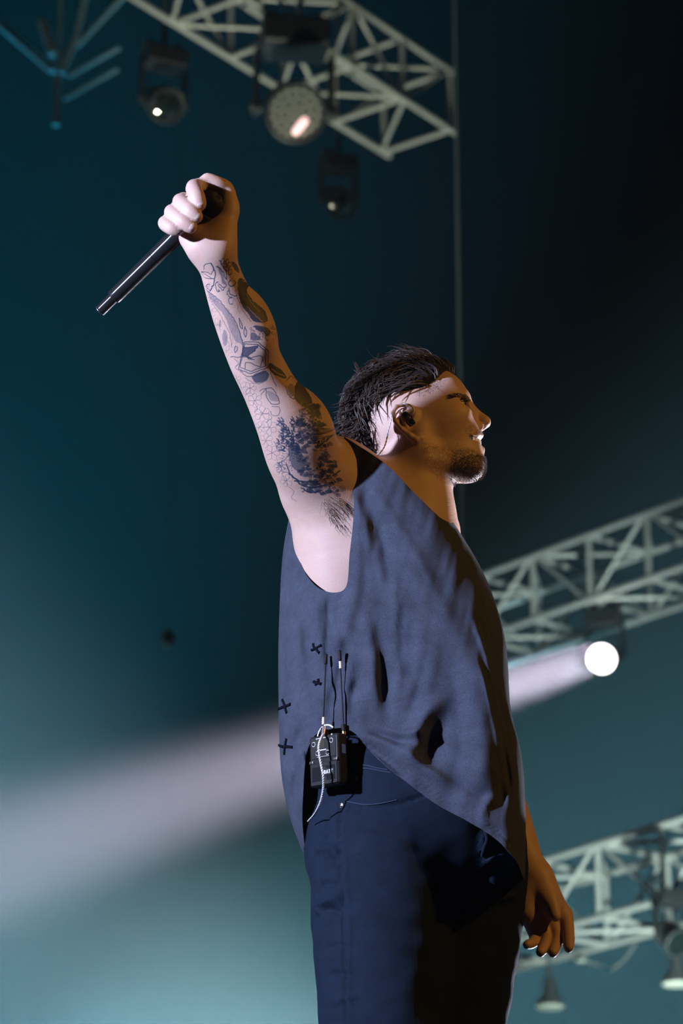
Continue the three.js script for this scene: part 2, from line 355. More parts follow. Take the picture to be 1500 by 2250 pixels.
for (const [, f] of LFINGERS) body.add(limb(f, 4), 0.003, 0.005);
const LTHUMB = [[LH(1200, 1968, 0.012), 0.0180], [LH(1214, 1994, 0.022), 0.0118], [LH(1219, 2013, 0.028), 0.0095]];
body.add(limb(LTHUMB, 4), 0.003, 0.008);

const headBox = new THREE.Box3(V(HC.x - 0.13, P(0, 1078, 0).y, -0.12), V(HC.x + 0.17, HC.y + 0.13, 0.12));
const handBox = new THREE.Box3(P(345, 560, 0.4).setZ(0.40), P(525, 375, 0.56).setZ(0.56));
const leftBox = new THREE.Box3(P(1105, 2116, -0.085).setZ(-0.155), P(1280, 1915, -0.085).setZ(0.0));
const fine = [[headBox, 0.0019], [handBox, 0.0019], [leftBox, 0.0020]];
const lo = V(-0.42, 0.72, -0.27), hi = V(0.46, 2.12, 0.56);
const skinParts = fine.map(([b, h]) => polygonise(body, b.min, b.max, h));
const coarseH = 0.0042, shrink = 0.012;
skinParts.push(polygonise(body, lo, hi, coarseH, (x, y, z) => y < 0.86 && x < 0.2 || fine.some(([b]) => x > b.min.x + coarseH * 4 + shrink && x < b.max.x - coarseH * 4 - shrink && y > b.min.y + coarseH * 4 + shrink && y < b.max.y - coarseH * 4 - shrink && z > b.min.z + coarseH * 4 + shrink && z < b.max.z - coarseH * 4 - shrink)));
// ---------------------------------------------------------------- skin: colour map with tattoo ink and stubble
// map layout: u 0..0.5 the raised arm (angle, length); u 0.5..1 / v 0.5..1 the head from the side; the rest plain skin
const armPts = ARM.map((a) => a[0]);
const AT = armPts[armPts.length - 1].clone().sub(armPts[0]), ARM_L = AT.length() + 0.06; AT.normalize();
const AE = V(0, 0, 1).addScaledVector(AT, -AT.z).normalize(), AX = AE.clone().cross(AT).normalize(); if (AX.x < 0) AX.negate();
const armAx = armPts.map((p) => p.clone().sub(armPts[0]).dot(AT)), armOff = [AX, AE].map((d) => curve(armPts.map((p, i) => [armAx[i], p.clone().sub(armPts[0]).dot(d)])));
function armUV(x, y, z) {                              // length along the arm, angle round its bent middle line
  const px = x - armPts[0].x, py = y - armPts[0].y, pz = z - armPts[0].z, s = px * AT.x + py * AT.y + pz * AT.z;
  const a = px * AX.x + py * AX.y + pz * AX.z - armOff[0](s), e = px * AE.x + py * AE.y + pz * AE.z - armOff[1](s);
  return [0.25 + Math.atan2(a, e) / (2 * Math.PI) * 0.48, clamp(0.06 + s / ARM_L * 0.88, 0.005, 0.995)];
}
const headUV = (x, y, z) => { const px = x - HC.x, py = y - HC.y, f = px * HF.x + py * HF.y, u = px * HU.x + py * HU.y; return [clamp(0.75 + f * 1.55, 0.505, 0.995), clamp(0.78 + u * 1.55, 0.52, 0.995)]; };
const pingpong = (t) => { t = Math.abs(t) % 2; return t > 1 ? 2 - t : t; };
const armVerts = [];                                  // visible arm points: picture place and map place, for laying out the tattoos
const skinGeo = mergeGeometries(skinParts.map((g, k) => {
  const n = g.toNonIndexed(), p = n.attributes.position.array, nn = n.attributes.normal.array, uv = new Float32Array(p.length / 3 * 2);
  for (let t = 0; t < p.length; t += 9) {
    const cx = (p[t] + p[t + 3] + p[t + 6]) / 3, cy = (p[t + 1] + p[t + 4] + p[t + 7]) / 3, cz = (p[t + 2] + p[t + 5] + p[t + 8]) / 3;
    const head = k === 0 && cy > P(0, 1072, 0).y, onArm = k === 3 && armLine.concat(armBulk).some((f) => f(cx, cy, cz) < 0.012) && cz > 0.05;
    const c = onArm ? armUV(cx, cy, cz) : null;
    for (let i = 0; i < 3; i++) {
      const x = p[t + i * 3], y = p[t + i * 3 + 1], z = p[t + i * 3 + 2], o = (t / 3 + i) * 2;
      if (c) { const q = armUV(x, y, z); if (q[0] - c[0] > 0.24) q[0] -= 0.48; else if (c[0] - q[0] > 0.24) q[0] += 0.48; uv[o] = clamp(q[0], 0.002, 0.498); uv[o + 1] = q[1];
        if (i === 0 && nn[t + 2] > 0.05) { const s = proj(V(x, y, z)); armVerts.push([s[0], s[1], uv[o], uv[o + 1]]); }
      } else if (head) [uv[o], uv[o + 1]] = headUV(x, y, z);
      else { uv[o] = 0.51 + 0.48 * pingpong(x * 2.6 + z * 1.3); uv[o + 1] = 0.01 + 0.46 * pingpong(y * 2.3 + z); }
    }
  }
  n.setAttribute('uv', new THREE.BufferAttribute(uv, 2)); return n;
}));
const hashed = new Map(), CELL = 10;
for (const a of armVerts) { const k = Math.floor(a[0] / CELL) * 4096 + Math.floor(a[1] / CELL); (hashed.get(k) ?? hashed.set(k, []).get(k)).push(a); }
function inkAt(px, py) {                               // where on the map the ink goes that shows at this place on the arm
  let su = 0, sv = 0, sw = 0; const i0 = Math.floor(px / CELL), j0 = Math.floor(py / CELL);
  for (let r = 1; r < 6 && sw === 0; r++) for (let i = i0 - r; i <= i0 + r; i++) for (let j = j0 - r; j <= j0 + r; j++) for (const a of hashed.get(i * 4096 + j) ?? []) {
    const d = (a[0] - px) ** 2 + (a[1] - py) ** 2 + 6; if (d > 150 * r * r) continue; const w = 1 / (d * d); su += a[2] * w; sv += a[3] * w; sw += w;
  }
  return sw ? [su / sw * 2048, (1 - sv / sw) * 2048] : null;
}
const SK = 2048, skinCanvas = document.createElement('canvas'); skinCanvas.width = skinCanvas.height = SK;
const sk = skinCanvas.getContext('2d');
sk.fillStyle = 'rgb(190,160,148)'; sk.fillRect(0, 0, SK, SK);
for (let i = 0; i < 5200; i++) {                       // blotches and pores
  const r = rr(4, 34), x = rnd() * SK, y = rnd() * SK, w = rnd();
  sk.fillStyle = w < 0.4 ? `rgba(176,120,104,${rr(0.02, 0.06)})` : w < 0.8 ? `rgba(206,172,156,${rr(0.02, 0.06)})` : `rgba(150,110,100,${rr(0.01, 0.04)})`;
  sk.beginPath(); sk.ellipse(x, y, r, r * rr(0.5, 1), rr(0, 3), 0, 7); sk.fill();
}
for (let i = 0; i < 9000; i++) { sk.fillStyle = `rgba(140,96,84,${rr(0.05, 0.16)})`; sk.fillRect(rnd() * SK, rnd() * SK, rr(1, 2.2), rr(1, 2.2)); }
// ---- tattoos: points are given where they show on the arm
const tidy = (q) => { const o = []; for (const p of q) if (p && (!o.length || Math.hypot(p[0] - o[o.length - 1][0], p[1] - o[o.length - 1][1]) < 70)) o.push(p); return o; };   // ink never jumps round the arm
const ink = (a) => `rgba(44,52,74,${a})`;
function line(pts, w = 3, a = 0.8, closed = false) {
  const q = tidy(smoothPoly(pts, 8, closed).map(([x, y]) => inkAt(x, y))); if (q.length < 2) return;
  sk.strokeStyle = ink(a); sk.lineWidth = w; sk.lineCap = sk.lineJoin = 'round'; sk.beginPath(); q.forEach(([x, y], i) => (i ? sk.lineTo(x, y) : sk.moveTo(x, y))); if (closed) sk.closePath(); sk.stroke();
}
function hard(pts, w = 3, a = 0.8, fill = 0) {
  const q = []; pts.forEach((p, i) => { const n = pts[(i + 1) % pts.length]; for (let t = 0; t < 1; t += 0.125) q.push(inkAt(lerp(p[0], n[0], t), lerp(p[1], n[1], t))); });
  const k = tidy(q); if (k.length < 3) return; sk.beginPath(); k.forEach(([x, y], i) => (i ? sk.lineTo(x, y) : sk.moveTo(x, y))); sk.closePath();
  if (fill) { sk.fillStyle = ink(fill); sk.fill(); } if (w) { sk.strokeStyle = ink(a); sk.lineWidth = w; sk.stroke(); }
}
const blob = (pts, a, w = 0) => { const q = tidy(smoothPoly(pts, 8, true).map(([x, y]) => inkAt(x, y))); if (q.length < 3) return; sk.beginPath(); q.forEach(([x, y], i) => (i ? sk.lineTo(x, y) : sk.moveTo(x, y))); sk.closePath(); sk.fillStyle = ink(a); sk.fill(); if (w) { sk.strokeStyle = ink(0.8); sk.lineWidth = w; sk.stroke(); } };
const inZ = (ox, oy, s) => (pts) => pts.map(([x, y]) => [ox + x / s, oy + y / s]);
{ const z = inZ(420, 540, 5.77);                       // forearm and elbow
  line(z([[160, 300], [180, 240], [240, 220], [280, 290], [250, 360], [190, 330], [130, 340], [170, 400], [260, 420]]), 5);
  line(z([[255, 220], [300, 320], [300, 420], [270, 520], [240, 570]]), 8, 0.85); line(z([[130, 320], [190, 370], [300, 440]]), 5);
  line(z([[240, 490], [200, 490], [195, 530], [240, 560]]), 5); line(z([[340, 460], [310, 480], [340, 580], [365, 575], [340, 560]]), 6); line(z([[345, 480], [420, 530], [450, 490], [400, 560], [340, 500]]), 5);
  blob(z([[330, 250], [380, 300], [420, 420], [440, 500], [400, 480], [370, 380]]), 0.45); line(z([[320, 260], [400, 330], [440, 430]]), 6, 0.8); line(z([[360, 190], [400, 260], [440, 340], [450, 430]]), 7, 0.85);
  for (const [x, y] of [[380, 180], [410, 220], [440, 270], [470, 320], [430, 190], [460, 230]]) line(z([[x, y], [x + 30, y - 20], [x + 40, y + 30], [x + 5, y + 50], [x, y]]), 5, 0.75);
  line(z([[500, 440], [470, 480], [510, 520], [560, 470], [540, 440]]), 6, 0.8); line(z([[470, 540], [500, 620], [580, 640]]), 6, 0.8); line(z([[480, 560], [455, 600], [480, 640], [520, 650], [470, 680], [490, 740], [530, 735]]), 5, 0.75);
  blob(z([[600, 420], [650, 420], [690, 560], [790, 700], [930, 830], [960, 960], [800, 960], [720, 860], [640, 760], [600, 600]]), 0.86); blob(z([[510, 200], [560, 220], [600, 340], [560, 320]]), 0.7);
  blob(z([[780, 1020], [940, 1030], [1000, 1080], [960, 1150], [860, 1080]]), 0.8); blob(z([[770, 1100], [840, 1130], [880, 1190], [760, 1190]]), 0.6);
  line(z([[560, 560], [600, 700], [640, 790], [700, 880], [760, 960]]), 4, 0.5);
  blob(z([[200, 560], [290, 640], [420, 780], [500, 880], [570, 1000], [630, 1160], [660, 1250], [600, 1240], [500, 1100], [430, 900], [330, 780], [250, 670]]), 0.30);
  line(z([[200, 560], [320, 660], [460, 820], [560, 960], [640, 1180], [670, 1290]]), 6, 0.7); line(z([[230, 640], [290, 760], [370, 880], [420, 980], [470, 1060], [500, 1160], [510, 1290]]), 4, 0.55);
  blob(z([[420, 1060], [460, 1160], [450, 1260], [420, 1270], [395, 1180]]), 0.35, 0); line(z([[370, 940], [365, 1040], [395, 1180]]), 3, 0.4);
  blob(z([[610, 920], [640, 1000], [650, 1050], [615, 1020]]), 0.15, 4); blob(z([[680, 1030], [700, 1090], [690, 1160], [665, 1110]]), 0.12, 4); blob(z([[560, 1270], [590, 1290], [560, 1360], [545, 1320]]), 0.12, 4);
  blob(z([[370, 930], [380, 1000], [365, 1060], [350, 1000]]), 0.3); 
  // faceted hexagon with a bold monogram
  for (const s of [0, 1]) { const c = [740, 1400], g = s ? 0.88 : 1; hard(z([[670, 1220], [850, 1225], [980, 1340], [965, 1540], [760, 1620], [600, 1560]].map(([x, y]) => [c[0] + (x - c[0]) * g, c[1] + (y - c[1]) * g])), 5, 0.75); }
  hard(z([[665, 1290], [850, 1270], [790, 1350], [720, 1390], [640, 1400]]), 4, 0.8, 0.75); hard(z([[690, 1310], [740, 1310], [705, 1360]]), 0, 0, 0); hard(z([[660, 1390], [720, 1400], [800, 1450], [720, 1430]]), 4, 0.8, 0.5);
  line(z([[500, 1405], [640, 1410], [760, 1420], [880, 1395], [900, 1450], [870, 1530], [780, 1500], [690, 1480], [680, 1560]]), 5, 0.75); line(z([[540, 1430], [600, 1490], [560, 1540], [640, 1590]]), 4, 0.65);
  blob(z([[770, 1660], [940, 1590], [990, 1650], [900, 1730], [810, 1730]]), 0.72); line(z([[620, 1590], [700, 1650], [790, 1650], [950, 1590]]), 5, 0.7); line(z([[680, 1670], [760, 1720], [860, 1750], [960, 1700]]), 4, 0.5);
  blob(z([[990, 1490], [1080, 1530], [1180, 1620], [1200, 1680], [1100, 1660], [1000, 1580]]), 0.8); line(z([[1000, 1600], [1040, 1700], [1080, 1780]]), 5, 0.6);
  for (let i = 0; i < 60; i++) { const x = rr(640, 1130), y = rr(1000, 1180); if (x > 760) line(z([[x, y], [x + rr(-30, 30), y + rr(10, 40)], [x + rr(-10, 40), y + rr(30, 60)]]), 3, 0.5); }
}
{ const z = inZ(400, 640, 3.75);                       // upper arm
  line(z([[690, 800], [740, 800], [780, 860], [800, 920], [740, 930], [700, 880], [690, 800]]), 5, 0.65); blob(z([[700, 820], [770, 850], [790, 910], [730, 900]]), 0.28); line(z([[640, 820], [690, 800], [650, 850]]), 5, 0.5);
  line(z([[740, 950], [800, 960], [800, 1010], [750, 1030], [730, 990]]), 4, 0.55); line(z([[590, 920], [620, 960], [600, 1000]]), 4, 0.45); line(z([[640, 1000], [700, 1010], [740, 1040], [690, 1080]]), 4, 0.4);
  line(z([[850, 780], [880, 860], [920, 890], [930, 800], [890, 700], [860, 740]]), 5, 0.75); blob(z([[865, 790], [900, 760], [920, 860], [895, 870]]), 0.45);
  blob(z([[930, 740], [990, 790], [1060, 880], [1070, 920], [1000, 930], [940, 900]]), 0.75); line(z([[920, 700], [940, 800], [930, 880], [1000, 940], [1070, 900]]), 6, 0.8);
  for (let i = 0; i < 330; i++) {                      // smoke and leaf blackwork of the outer arm
    const t = rnd(), y = lerp(930, 1680, t), x0 = lerp(960, 1000, t) - 60 * Math.sin(t * 3), x1 = lerp(1090, 1310, t), x = rr(x0, x1), s = rr(14, 44);
    blob(z([[x, y], [x + s, y - s * rr(0.2, 0.6)], [x + s * 1.4, y + s * rr(0.1, 0.5)], [x + s * 0.5, y + s * rr(0.3, 0.7)]]), rr(0.35, 0.75));
  }
  for (let i = 0; i < 70; i++) { const y = rr(1030, 1290), x = rr(780, 950), s = rr(14, 30); line(z([[x, y], [x + s * 0.7, y + s], [x - s * 0.2, y + s * 1.6], [x + s, y + s * 2]]), rr(4, 8), rr(0.5, 0.85)); }
  blob(z([[880, 1260], [950, 1250], [980, 1310], [1010, 1420], [1000, 1500], [920, 1460], [880, 1360]]), 0.55); 
  line(z([[880, 1500], [960, 1560], [1060, 1570], [1200, 1540], [1300, 1480]]), 9, 0.85); line(z([[930, 1560], [1020, 1610], [1120, 1610], [1260, 1570]]), 9, 0.85); line(z([[980, 1620], [1060, 1660], [1150, 1640]]), 8, 0.8); line(z([[860, 1430], [900, 1520], [990, 1570]]), 7, 0.7);
  line(z([[820, 1500], [870, 1600], [920, 1650], [900, 1700], [940, 1730]]), 4, 0.35); line(z([[760, 1240], [800, 1310], [850, 1290], [880, 1340], [830, 1400], [790, 1420]]), 5, 0.5); line(z([[800, 1420], [830, 1480], [890, 1500]]), 5, 0.5);
  for (let i = 0; i < 26; i++) { const y = rr(1290, 1500), x = rr(770, 900), s = rr(14, 34); line(z([[x, y], [x + s, y + s * 0.4], [x + s * 0.4, y + s]]), 4, 0.4); }
}
// skin left bare inside the dark fields, and faint older work on the inner arm
function bare(pts, w) { const q = tidy(smoothPoly(pts, 8, false).map(([x, y]) => inkAt(x, y))); if (q.length < 2) return; sk.strokeStyle = 'rgba(186,152,138,0.8)'; sk.lineWidth = w; sk.lineCap = 'round'; sk.beginPath(); q.forEach(([x, y], i) => (i ? sk.lineTo(x, y) : sk.moveTo(x, y))); sk.stroke(); }
{ const z = inZ(420, 540, 5.77); bare(z([[640, 430], [690, 520], [740, 620], [790, 710]]), 7); bare(z([[700, 760], [780, 850], [900, 960]]), 5); bare(z([[780, 985], [860, 1000], [960, 985]]), 8); bare(z([[700, 600], [760, 720], [860, 830]]), 4); bare(z([[860, 1090], [920, 1110], [930, 1150]]), 5); bare(z([[1020, 1560], [1110, 1620], [1180, 1650]]), 6);
  for (let i = 0; i < 26; i++) { const x = rr(420, 640), y = rr(560, 1200); line(z([[x, y], [x + rr(-30, 40), y + rr(30, 60)], [x + rr(-20, 60), y + rr(80, 130)]]), 2.5, rr(0.15, 0.35)); }
  for (const [x, y, s] of [[210, 520, 50], [260, 820, 60], [330, 1000, 60], [300, 700, 40], [240, 660, 36], [450, 1330, 50], [560, 1700, 60], [620, 1800, 70], [700, 1880, 60]]) { for (let k = 0; k < 5; k++) { const a = k * 1.257 + x; line(z([[x, y], [x + s * Math.cos(a - 0.4), y + s * Math.sin(a - 0.4)], [x + s * 1.4 * Math.cos(a), y + s * 1.4 * Math.sin(a)], [x + s * Math.cos(a + 0.4), y + s * Math.sin(a + 0.4)], [x, y]]), 2.5, 0.28); } } }
{ const z = inZ(400, 640, 3.75); for (const [x, y, s] of [[600, 900, 44], [660, 1010, 50], [720, 1120, 50], [690, 1230, 46], [740, 1330, 48], [820, 1440, 46], [560, 800, 40], [860, 1560, 40], [640, 1120, 34]]) for (let k = 0; k < 6; k++) { const a = k * 1.047 + y; line(z([[x, y], [x + s * Math.cos(a - 0.45), y + s * Math.sin(a - 0.45)], [x + s * 1.35 * Math.cos(a), y + s * 1.35 * Math.sin(a)], [x + s * Math.cos(a + 0.45), y + s * Math.sin(a + 0.45)], [x, y]]), 3, 0.30); }
  for (let i = 0; i < 46; i++) { const t = rnd(), y = lerp(960, 1640, t), x = rr(lerp(990, 1020, t), lerp(1080, 1290, t)), s = rr(20, 50); bare(z([[x, y], [x + s * 0.5, y - s * 0.4], [x + s, y + s * rr(-0.2, 0.4)]]), rr(3, 6)); } }
// ---- cropped side hair and stubble: every dot is a short hair
const headPx = (u, v, z) => { const p = P(u, v, z), q = headUV(p.x, p.y, 0); return [q[0] * SK, (1 - q[1]) * SK]; };
function stubble(poly, n, size, a, zz, fade) {
  const p = smoothPoly(poly, 8), xs = p.map((q) => q[0]), ys = p.map((q) => q[1]), x0 = Math.min(...xs), x1 = Math.max(...xs), y0 = Math.min(...ys), y1 = Math.max(...ys);
  for (let i = 0; i < n; i++) {
    const x = rr(x0, x1), y = rr(y0, y1); if (!inside(x, y, p)) continue; const e = -polyDist(x, y, p); if (rnd() > sstep(0, fade, e)) continue;
    const [u, v] = headPx(x, y, zz); sk.strokeStyle = `rgba(46,38,40,${a * rr(0.5, 1)})`; sk.lineWidth = rr(0.8, size); sk.beginPath(); sk.moveTo(u, v); sk.lineTo(u + rr(-3, 3), v + rr(0, 5)); sk.stroke();
  }
}
stubble([[985, 832], [972, 858], [940, 880], [915, 885], [900, 872], [868, 874], [842, 895], [834, 925], [842, 965], [850, 990], [800, 1010], [790, 930], [810, 880], [880, 850], [960, 825]], 26000, 2.2, 0.62, 0.06, 16);
stubble([[905, 940], [925, 975], [960, 985], [1000, 975], [1020, 985], [1035, 1000], [1062, 1005], [1068, 1040], [1040, 1062], [990, 1078], [950, 1050], [920, 1010]], 9000, 1.7, 0.42, 0.03, 16);
stubble([[990, 1010], [1020, 995], [1060, 1000], [1070, 1030], [1050, 1055], [1005, 1072], [985, 1055]], 7000, 2.4, 0.62, 0.015, 8);
stubble([[1022, 952], [1062, 944], [1064, 962], [1040, 960], [1026, 972], [1018, 968]], 1100, 1.8, 0.45, 0.012, 4);
stubble([[920, 890], [970, 880], [990, 930], [960, 960], [925, 940]], 900, 1.4, 0.22, 0.05, 14);
const skinMap = new THREE.CanvasTexture(skinCanvas); skinMap.colorSpace = THREE.SRGBColorSpace; skinMap.magFilter = THREE.LinearFilter;
const skinBump = (() => { const n = 512, d = new Uint8Array(n * n * 4); for (let i = 0; i < n * n; i++) { const v = 128 + 60 * noise3.noise((i % n) / 5, Math.floor(i / n) / 5, 3.3) + rr(-30, 30); d[i * 4] = d[i * 4 + 1] = d[i * 4 + 2] = v; d[i * 4 + 3] = 255; } const t = new THREE.DataTexture(d, n, n); t.wrapS = t.wrapT = THREE.RepeatWrapping; t.magFilter = THREE.LinearFilter; t.repeat.set(5, 5); t.needsUpdate = true; return t; })();
const skinMat = mat(C(1, 1, 1), 0.52, { map: skinMap, bumpMap: skinBump, bumpScale: 0.00035, specularIntensity: 0.7 });
const singer = thing('person', 'man in a dark sleeveless top and jeans raising a microphone overhead', 'person', V(0, 0, 0));
mesh('body', skinGeo, skinMat, singer);
// ---------------------------------------------------------------- cloth sheets: clip a grid by a field, give it thickness
function clipSheet(pos, uvs, idx, f) {                 // keeps f < 0; new points on the cut line are shared
  const outIdx = [], cut = new Map();
  const mid = (a, b) => {
    const k = a < b ? a * 1e7 + b : b * 1e7 + a; if (cut.has(k)) return cut.get(k);
    const t = f[a] / (f[a] - f[b]), id = pos.length / 3;
    for (let c = 0; c < 3; c++) pos.push(lerp(pos[a * 3 + c], pos[b * 3 + c], t));
    for (let c = 0; c < 2; c++) uvs.push(lerp(uvs[a * 2 + c], uvs[b * 2 + c], t));
    f.push(0); cut.set(k, id); return id;
  };
  for (let t = 0; t < idx.length; t += 3) {
    const v = [idx[t], idx[t + 1], idx[t + 2]], s = v.map((i) => f[i] < 0), n = s.filter(Boolean).length;
    if (n === 3) outIdx.push(...v);
    else if (n === 1) { const k = s.indexOf(true), a = v[k], b = v[(k + 1) % 3], c = v[(k + 2) % 3]; outIdx.push(a, mid(a, b), mid(a, c)); }
    else if (n === 2) { const k = s.indexOf(false), a = v[k], b = v[(k + 1) % 3], c = v[(k + 2) % 3], ab = mid(a, b), ac = mid(a, c); outIdx.push(ab, b, c, ab, c, ac); }
  }
  return outIdx;
}
function sheet(pos, uvs, idx, thick) {                 // two faces and a rim
  const used = new Map(), P2 = [], U2 = []; const ix = idx.map((i) => { if (!used.has(i)) { used.set(i, P2.length / 3); P2.push(pos[i * 3], pos[i * 3 + 1], pos[i * 3 + 2]); U2.push(uvs[i * 2], uvs[i * 2 + 1]); } return used.get(i); });
  const g = new THREE.BufferGeometry(); g.setAttribute('position', new THREE.Float32BufferAttribute(P2, 3)); g.setAttribute('uv', new THREE.Float32BufferAttribute(U2, 2)); g.setIndex(ix);
  // weld normals by position (the tube closes on itself)
  g.computeVertexNormals();
  const n = g.attributes.normal.array, key = new Map();
  for (let i = 0; i < P2.length / 3; i++) { const k = [0, 1, 2].map((c) => Math.round(P2[i * 3 + c] * 2e4)).join(); (key.get(k) ?? key.set(k, []).get(k)).push(i); }
  for (const l of key.values()) if (l.length > 1) { const s = [0, 0, 0]; for (const i of l) for (let c = 0; c < 3; c++) s[c] += n[i * 3 + c]; const m = Math.hypot(...s) || 1; for (const i of l) for (let c = 0; c < 3; c++) n[i * 3 + c] = s[c] / m; }
  const N = P2.length / 3, pp = [...P2], nn = [...n], uu = [...U2];
  for (let i = 0; i < N; i++) { for (let c = 0; c < 3; c++) { pp.push(P2[i * 3 + c] - n[i * 3 + c] * thick); nn.push(-n[i * 3 + c]); } uu.push(U2[i * 2], U2[i * 2 + 1]); }
  const ii = [...ix], edges = new Map();
  for (let t = 0; t < ix.length; t += 3) { ii.push(ix[t] + N, ix[t + 2] + N, ix[t + 1] + N); for (let e = 0; e < 3; e++) { const a = ix[t + e], b = ix[t + (e + 1) % 3], k = a < b ? a * 1e7 + b : b * 1e7 + a; edges.set(k, edges.has(k) ? null : [a, b]); } }
  for (const e of edges.values()) if (e) { const [a, b] = e, q = pp.length / 3; for (const i of [a, b, b + N, a + N]) { for (let c = 0; c < 3; c++) { pp.push(pp[i * 3 + c]); nn.push(0); } uu.push(uu[i * 2], uu[i * 2 + 1]); }
    const A = V(...pp.slice(q * 3, q * 3 + 3)), B = V(...pp.slice(q * 3 + 3, q * 3 + 6)), D = V(...pp.slice(q * 3 + 9, q * 3 + 12)), m = B.sub(A).cross(D.sub(A)).normalize().negate();
    for (let i = 0; i < 4; i++) { nn[(q + i) * 3] = m.x; nn[(q + i) * 3 + 1] = m.y; nn[(q + i) * 3 + 2] = m.z; } ii.push(q, q + 2, q + 1, q, q + 3, q + 2); }
  const o = new THREE.BufferGeometry(); o.setAttribute('position', new THREE.Float32BufferAttribute(pp, 3)); o.setAttribute('normal', new THREE.Float32BufferAttribute(nn, 3)); o.setAttribute('uv', new THREE.Float32BufferAttribute(uu, 2)); o.setIndex(ii); return o;
}
// folds: [points in the picture, half width px, height m (+ towards the camera), fade at the ends, sharpness]
const fold = (pts, w, h, ends = 0.25, sharp = 1) => ({ pts: smoothPoly(pts, 6, false), w, h, ends, sharp, x0: Math.min(...pts.map((p) => p[0])) - 3 * w, x1: Math.max(...pts.map((p) => p[0])) + 3 * w, y0: Math.min(...pts.map((p) => p[1])) - 3 * w, y1: Math.max(...pts.map((p) => p[1])) + 3 * w });
function foldsAt(x, y, list) {
  let s = 0;
  for (const f of list) { if (x < f.x0 || x > f.x1 || y < f.y0 || y > f.y1) continue; const [d, t] = segDist(x, y, f.pts); const q = d / f.w; if (q > 3) continue;
    s += f.h * (f.sharp > 1 ? Math.exp(-q) : Math.exp(-q * q)) * sstep(0, f.ends, t + 0.02) * sstep(0, f.ends, 1.02 - t); }
  return s;
}

// ---------------------------------------------------------------- sleeveless top
const SHIRT_L = curve([[930, 735], [1000, 712], [1060, 676], [1120, 642], [1180, 627], [1240, 619], [1310, 615], [1390, 612], [1450, 611], [1560, 612], [1640, 614], [1700, 618], [1760, 628], [1810, 642], [1860, 662], [1900, 684], [1960, 700]]);
const SHIRT_R = curve([[930, 905], [1000, 935], [1060, 950], [1130, 962], [1180, 1001], [1240, 1041], [1310, 1076], [1390, 1102], [1450, 1113], [1560, 1119], [1610, 1128], [1680, 1145], [1760, 1151], [1850, 1153], [1960, 1150]]);
const SHIRT_RIDGE = curve([[930, 770], [1000, 800], [1100, 850], [1200, 905], [1330, 968], [1500, 1030], [1700, 1068], [1850, 1085], [1960, 1090]]);   // the line the cloth hangs from
const SHIRT_ZC = curve([[930, 0.0], [1100, 0.0], [1300, 0.01], [1600, 0.01], [1960, 0.0]]);
const SHIRT_ZR = curve([[930, 0.125], [1000, 0.150], [1100, 0.168], [1200, 0.165], [1300, 0.165], [1500, 0.168], [1650, 0.172], [1800, 0.178], [1960, 0.182]]);
const ARMHOLE = smoothPoly([[640, 1128], [652, 1205], [672, 1262], [700, 1292], [733, 1302], [757, 1294], [768, 1215], [777, 1120], [775, 1058], [768, 1010], [757, 968], [740, 925], [600, 880], [540, 1000], [590, 1090]], 10);
const NECKLINE = smoothPoly([[735, 945], [760, 962], [850, 1022], [905, 1078], [952, 1124], [968, 1138], [990, 1150]], 8, false);
const HEM = smoothPoly([[690, 1990], [676, 1905], [668, 1850], [664, 1800], [666, 1740], [670, 1680], [678, 1640], [696, 1612], [722, 1603], [755, 1600], [780, 1612], [806, 1642], [850, 1684], [900, 1724], [960, 1768], [1030, 1806], [1092, 1846], [1135, 1894], [1148, 1930], [1150, 1990]], 6, false);
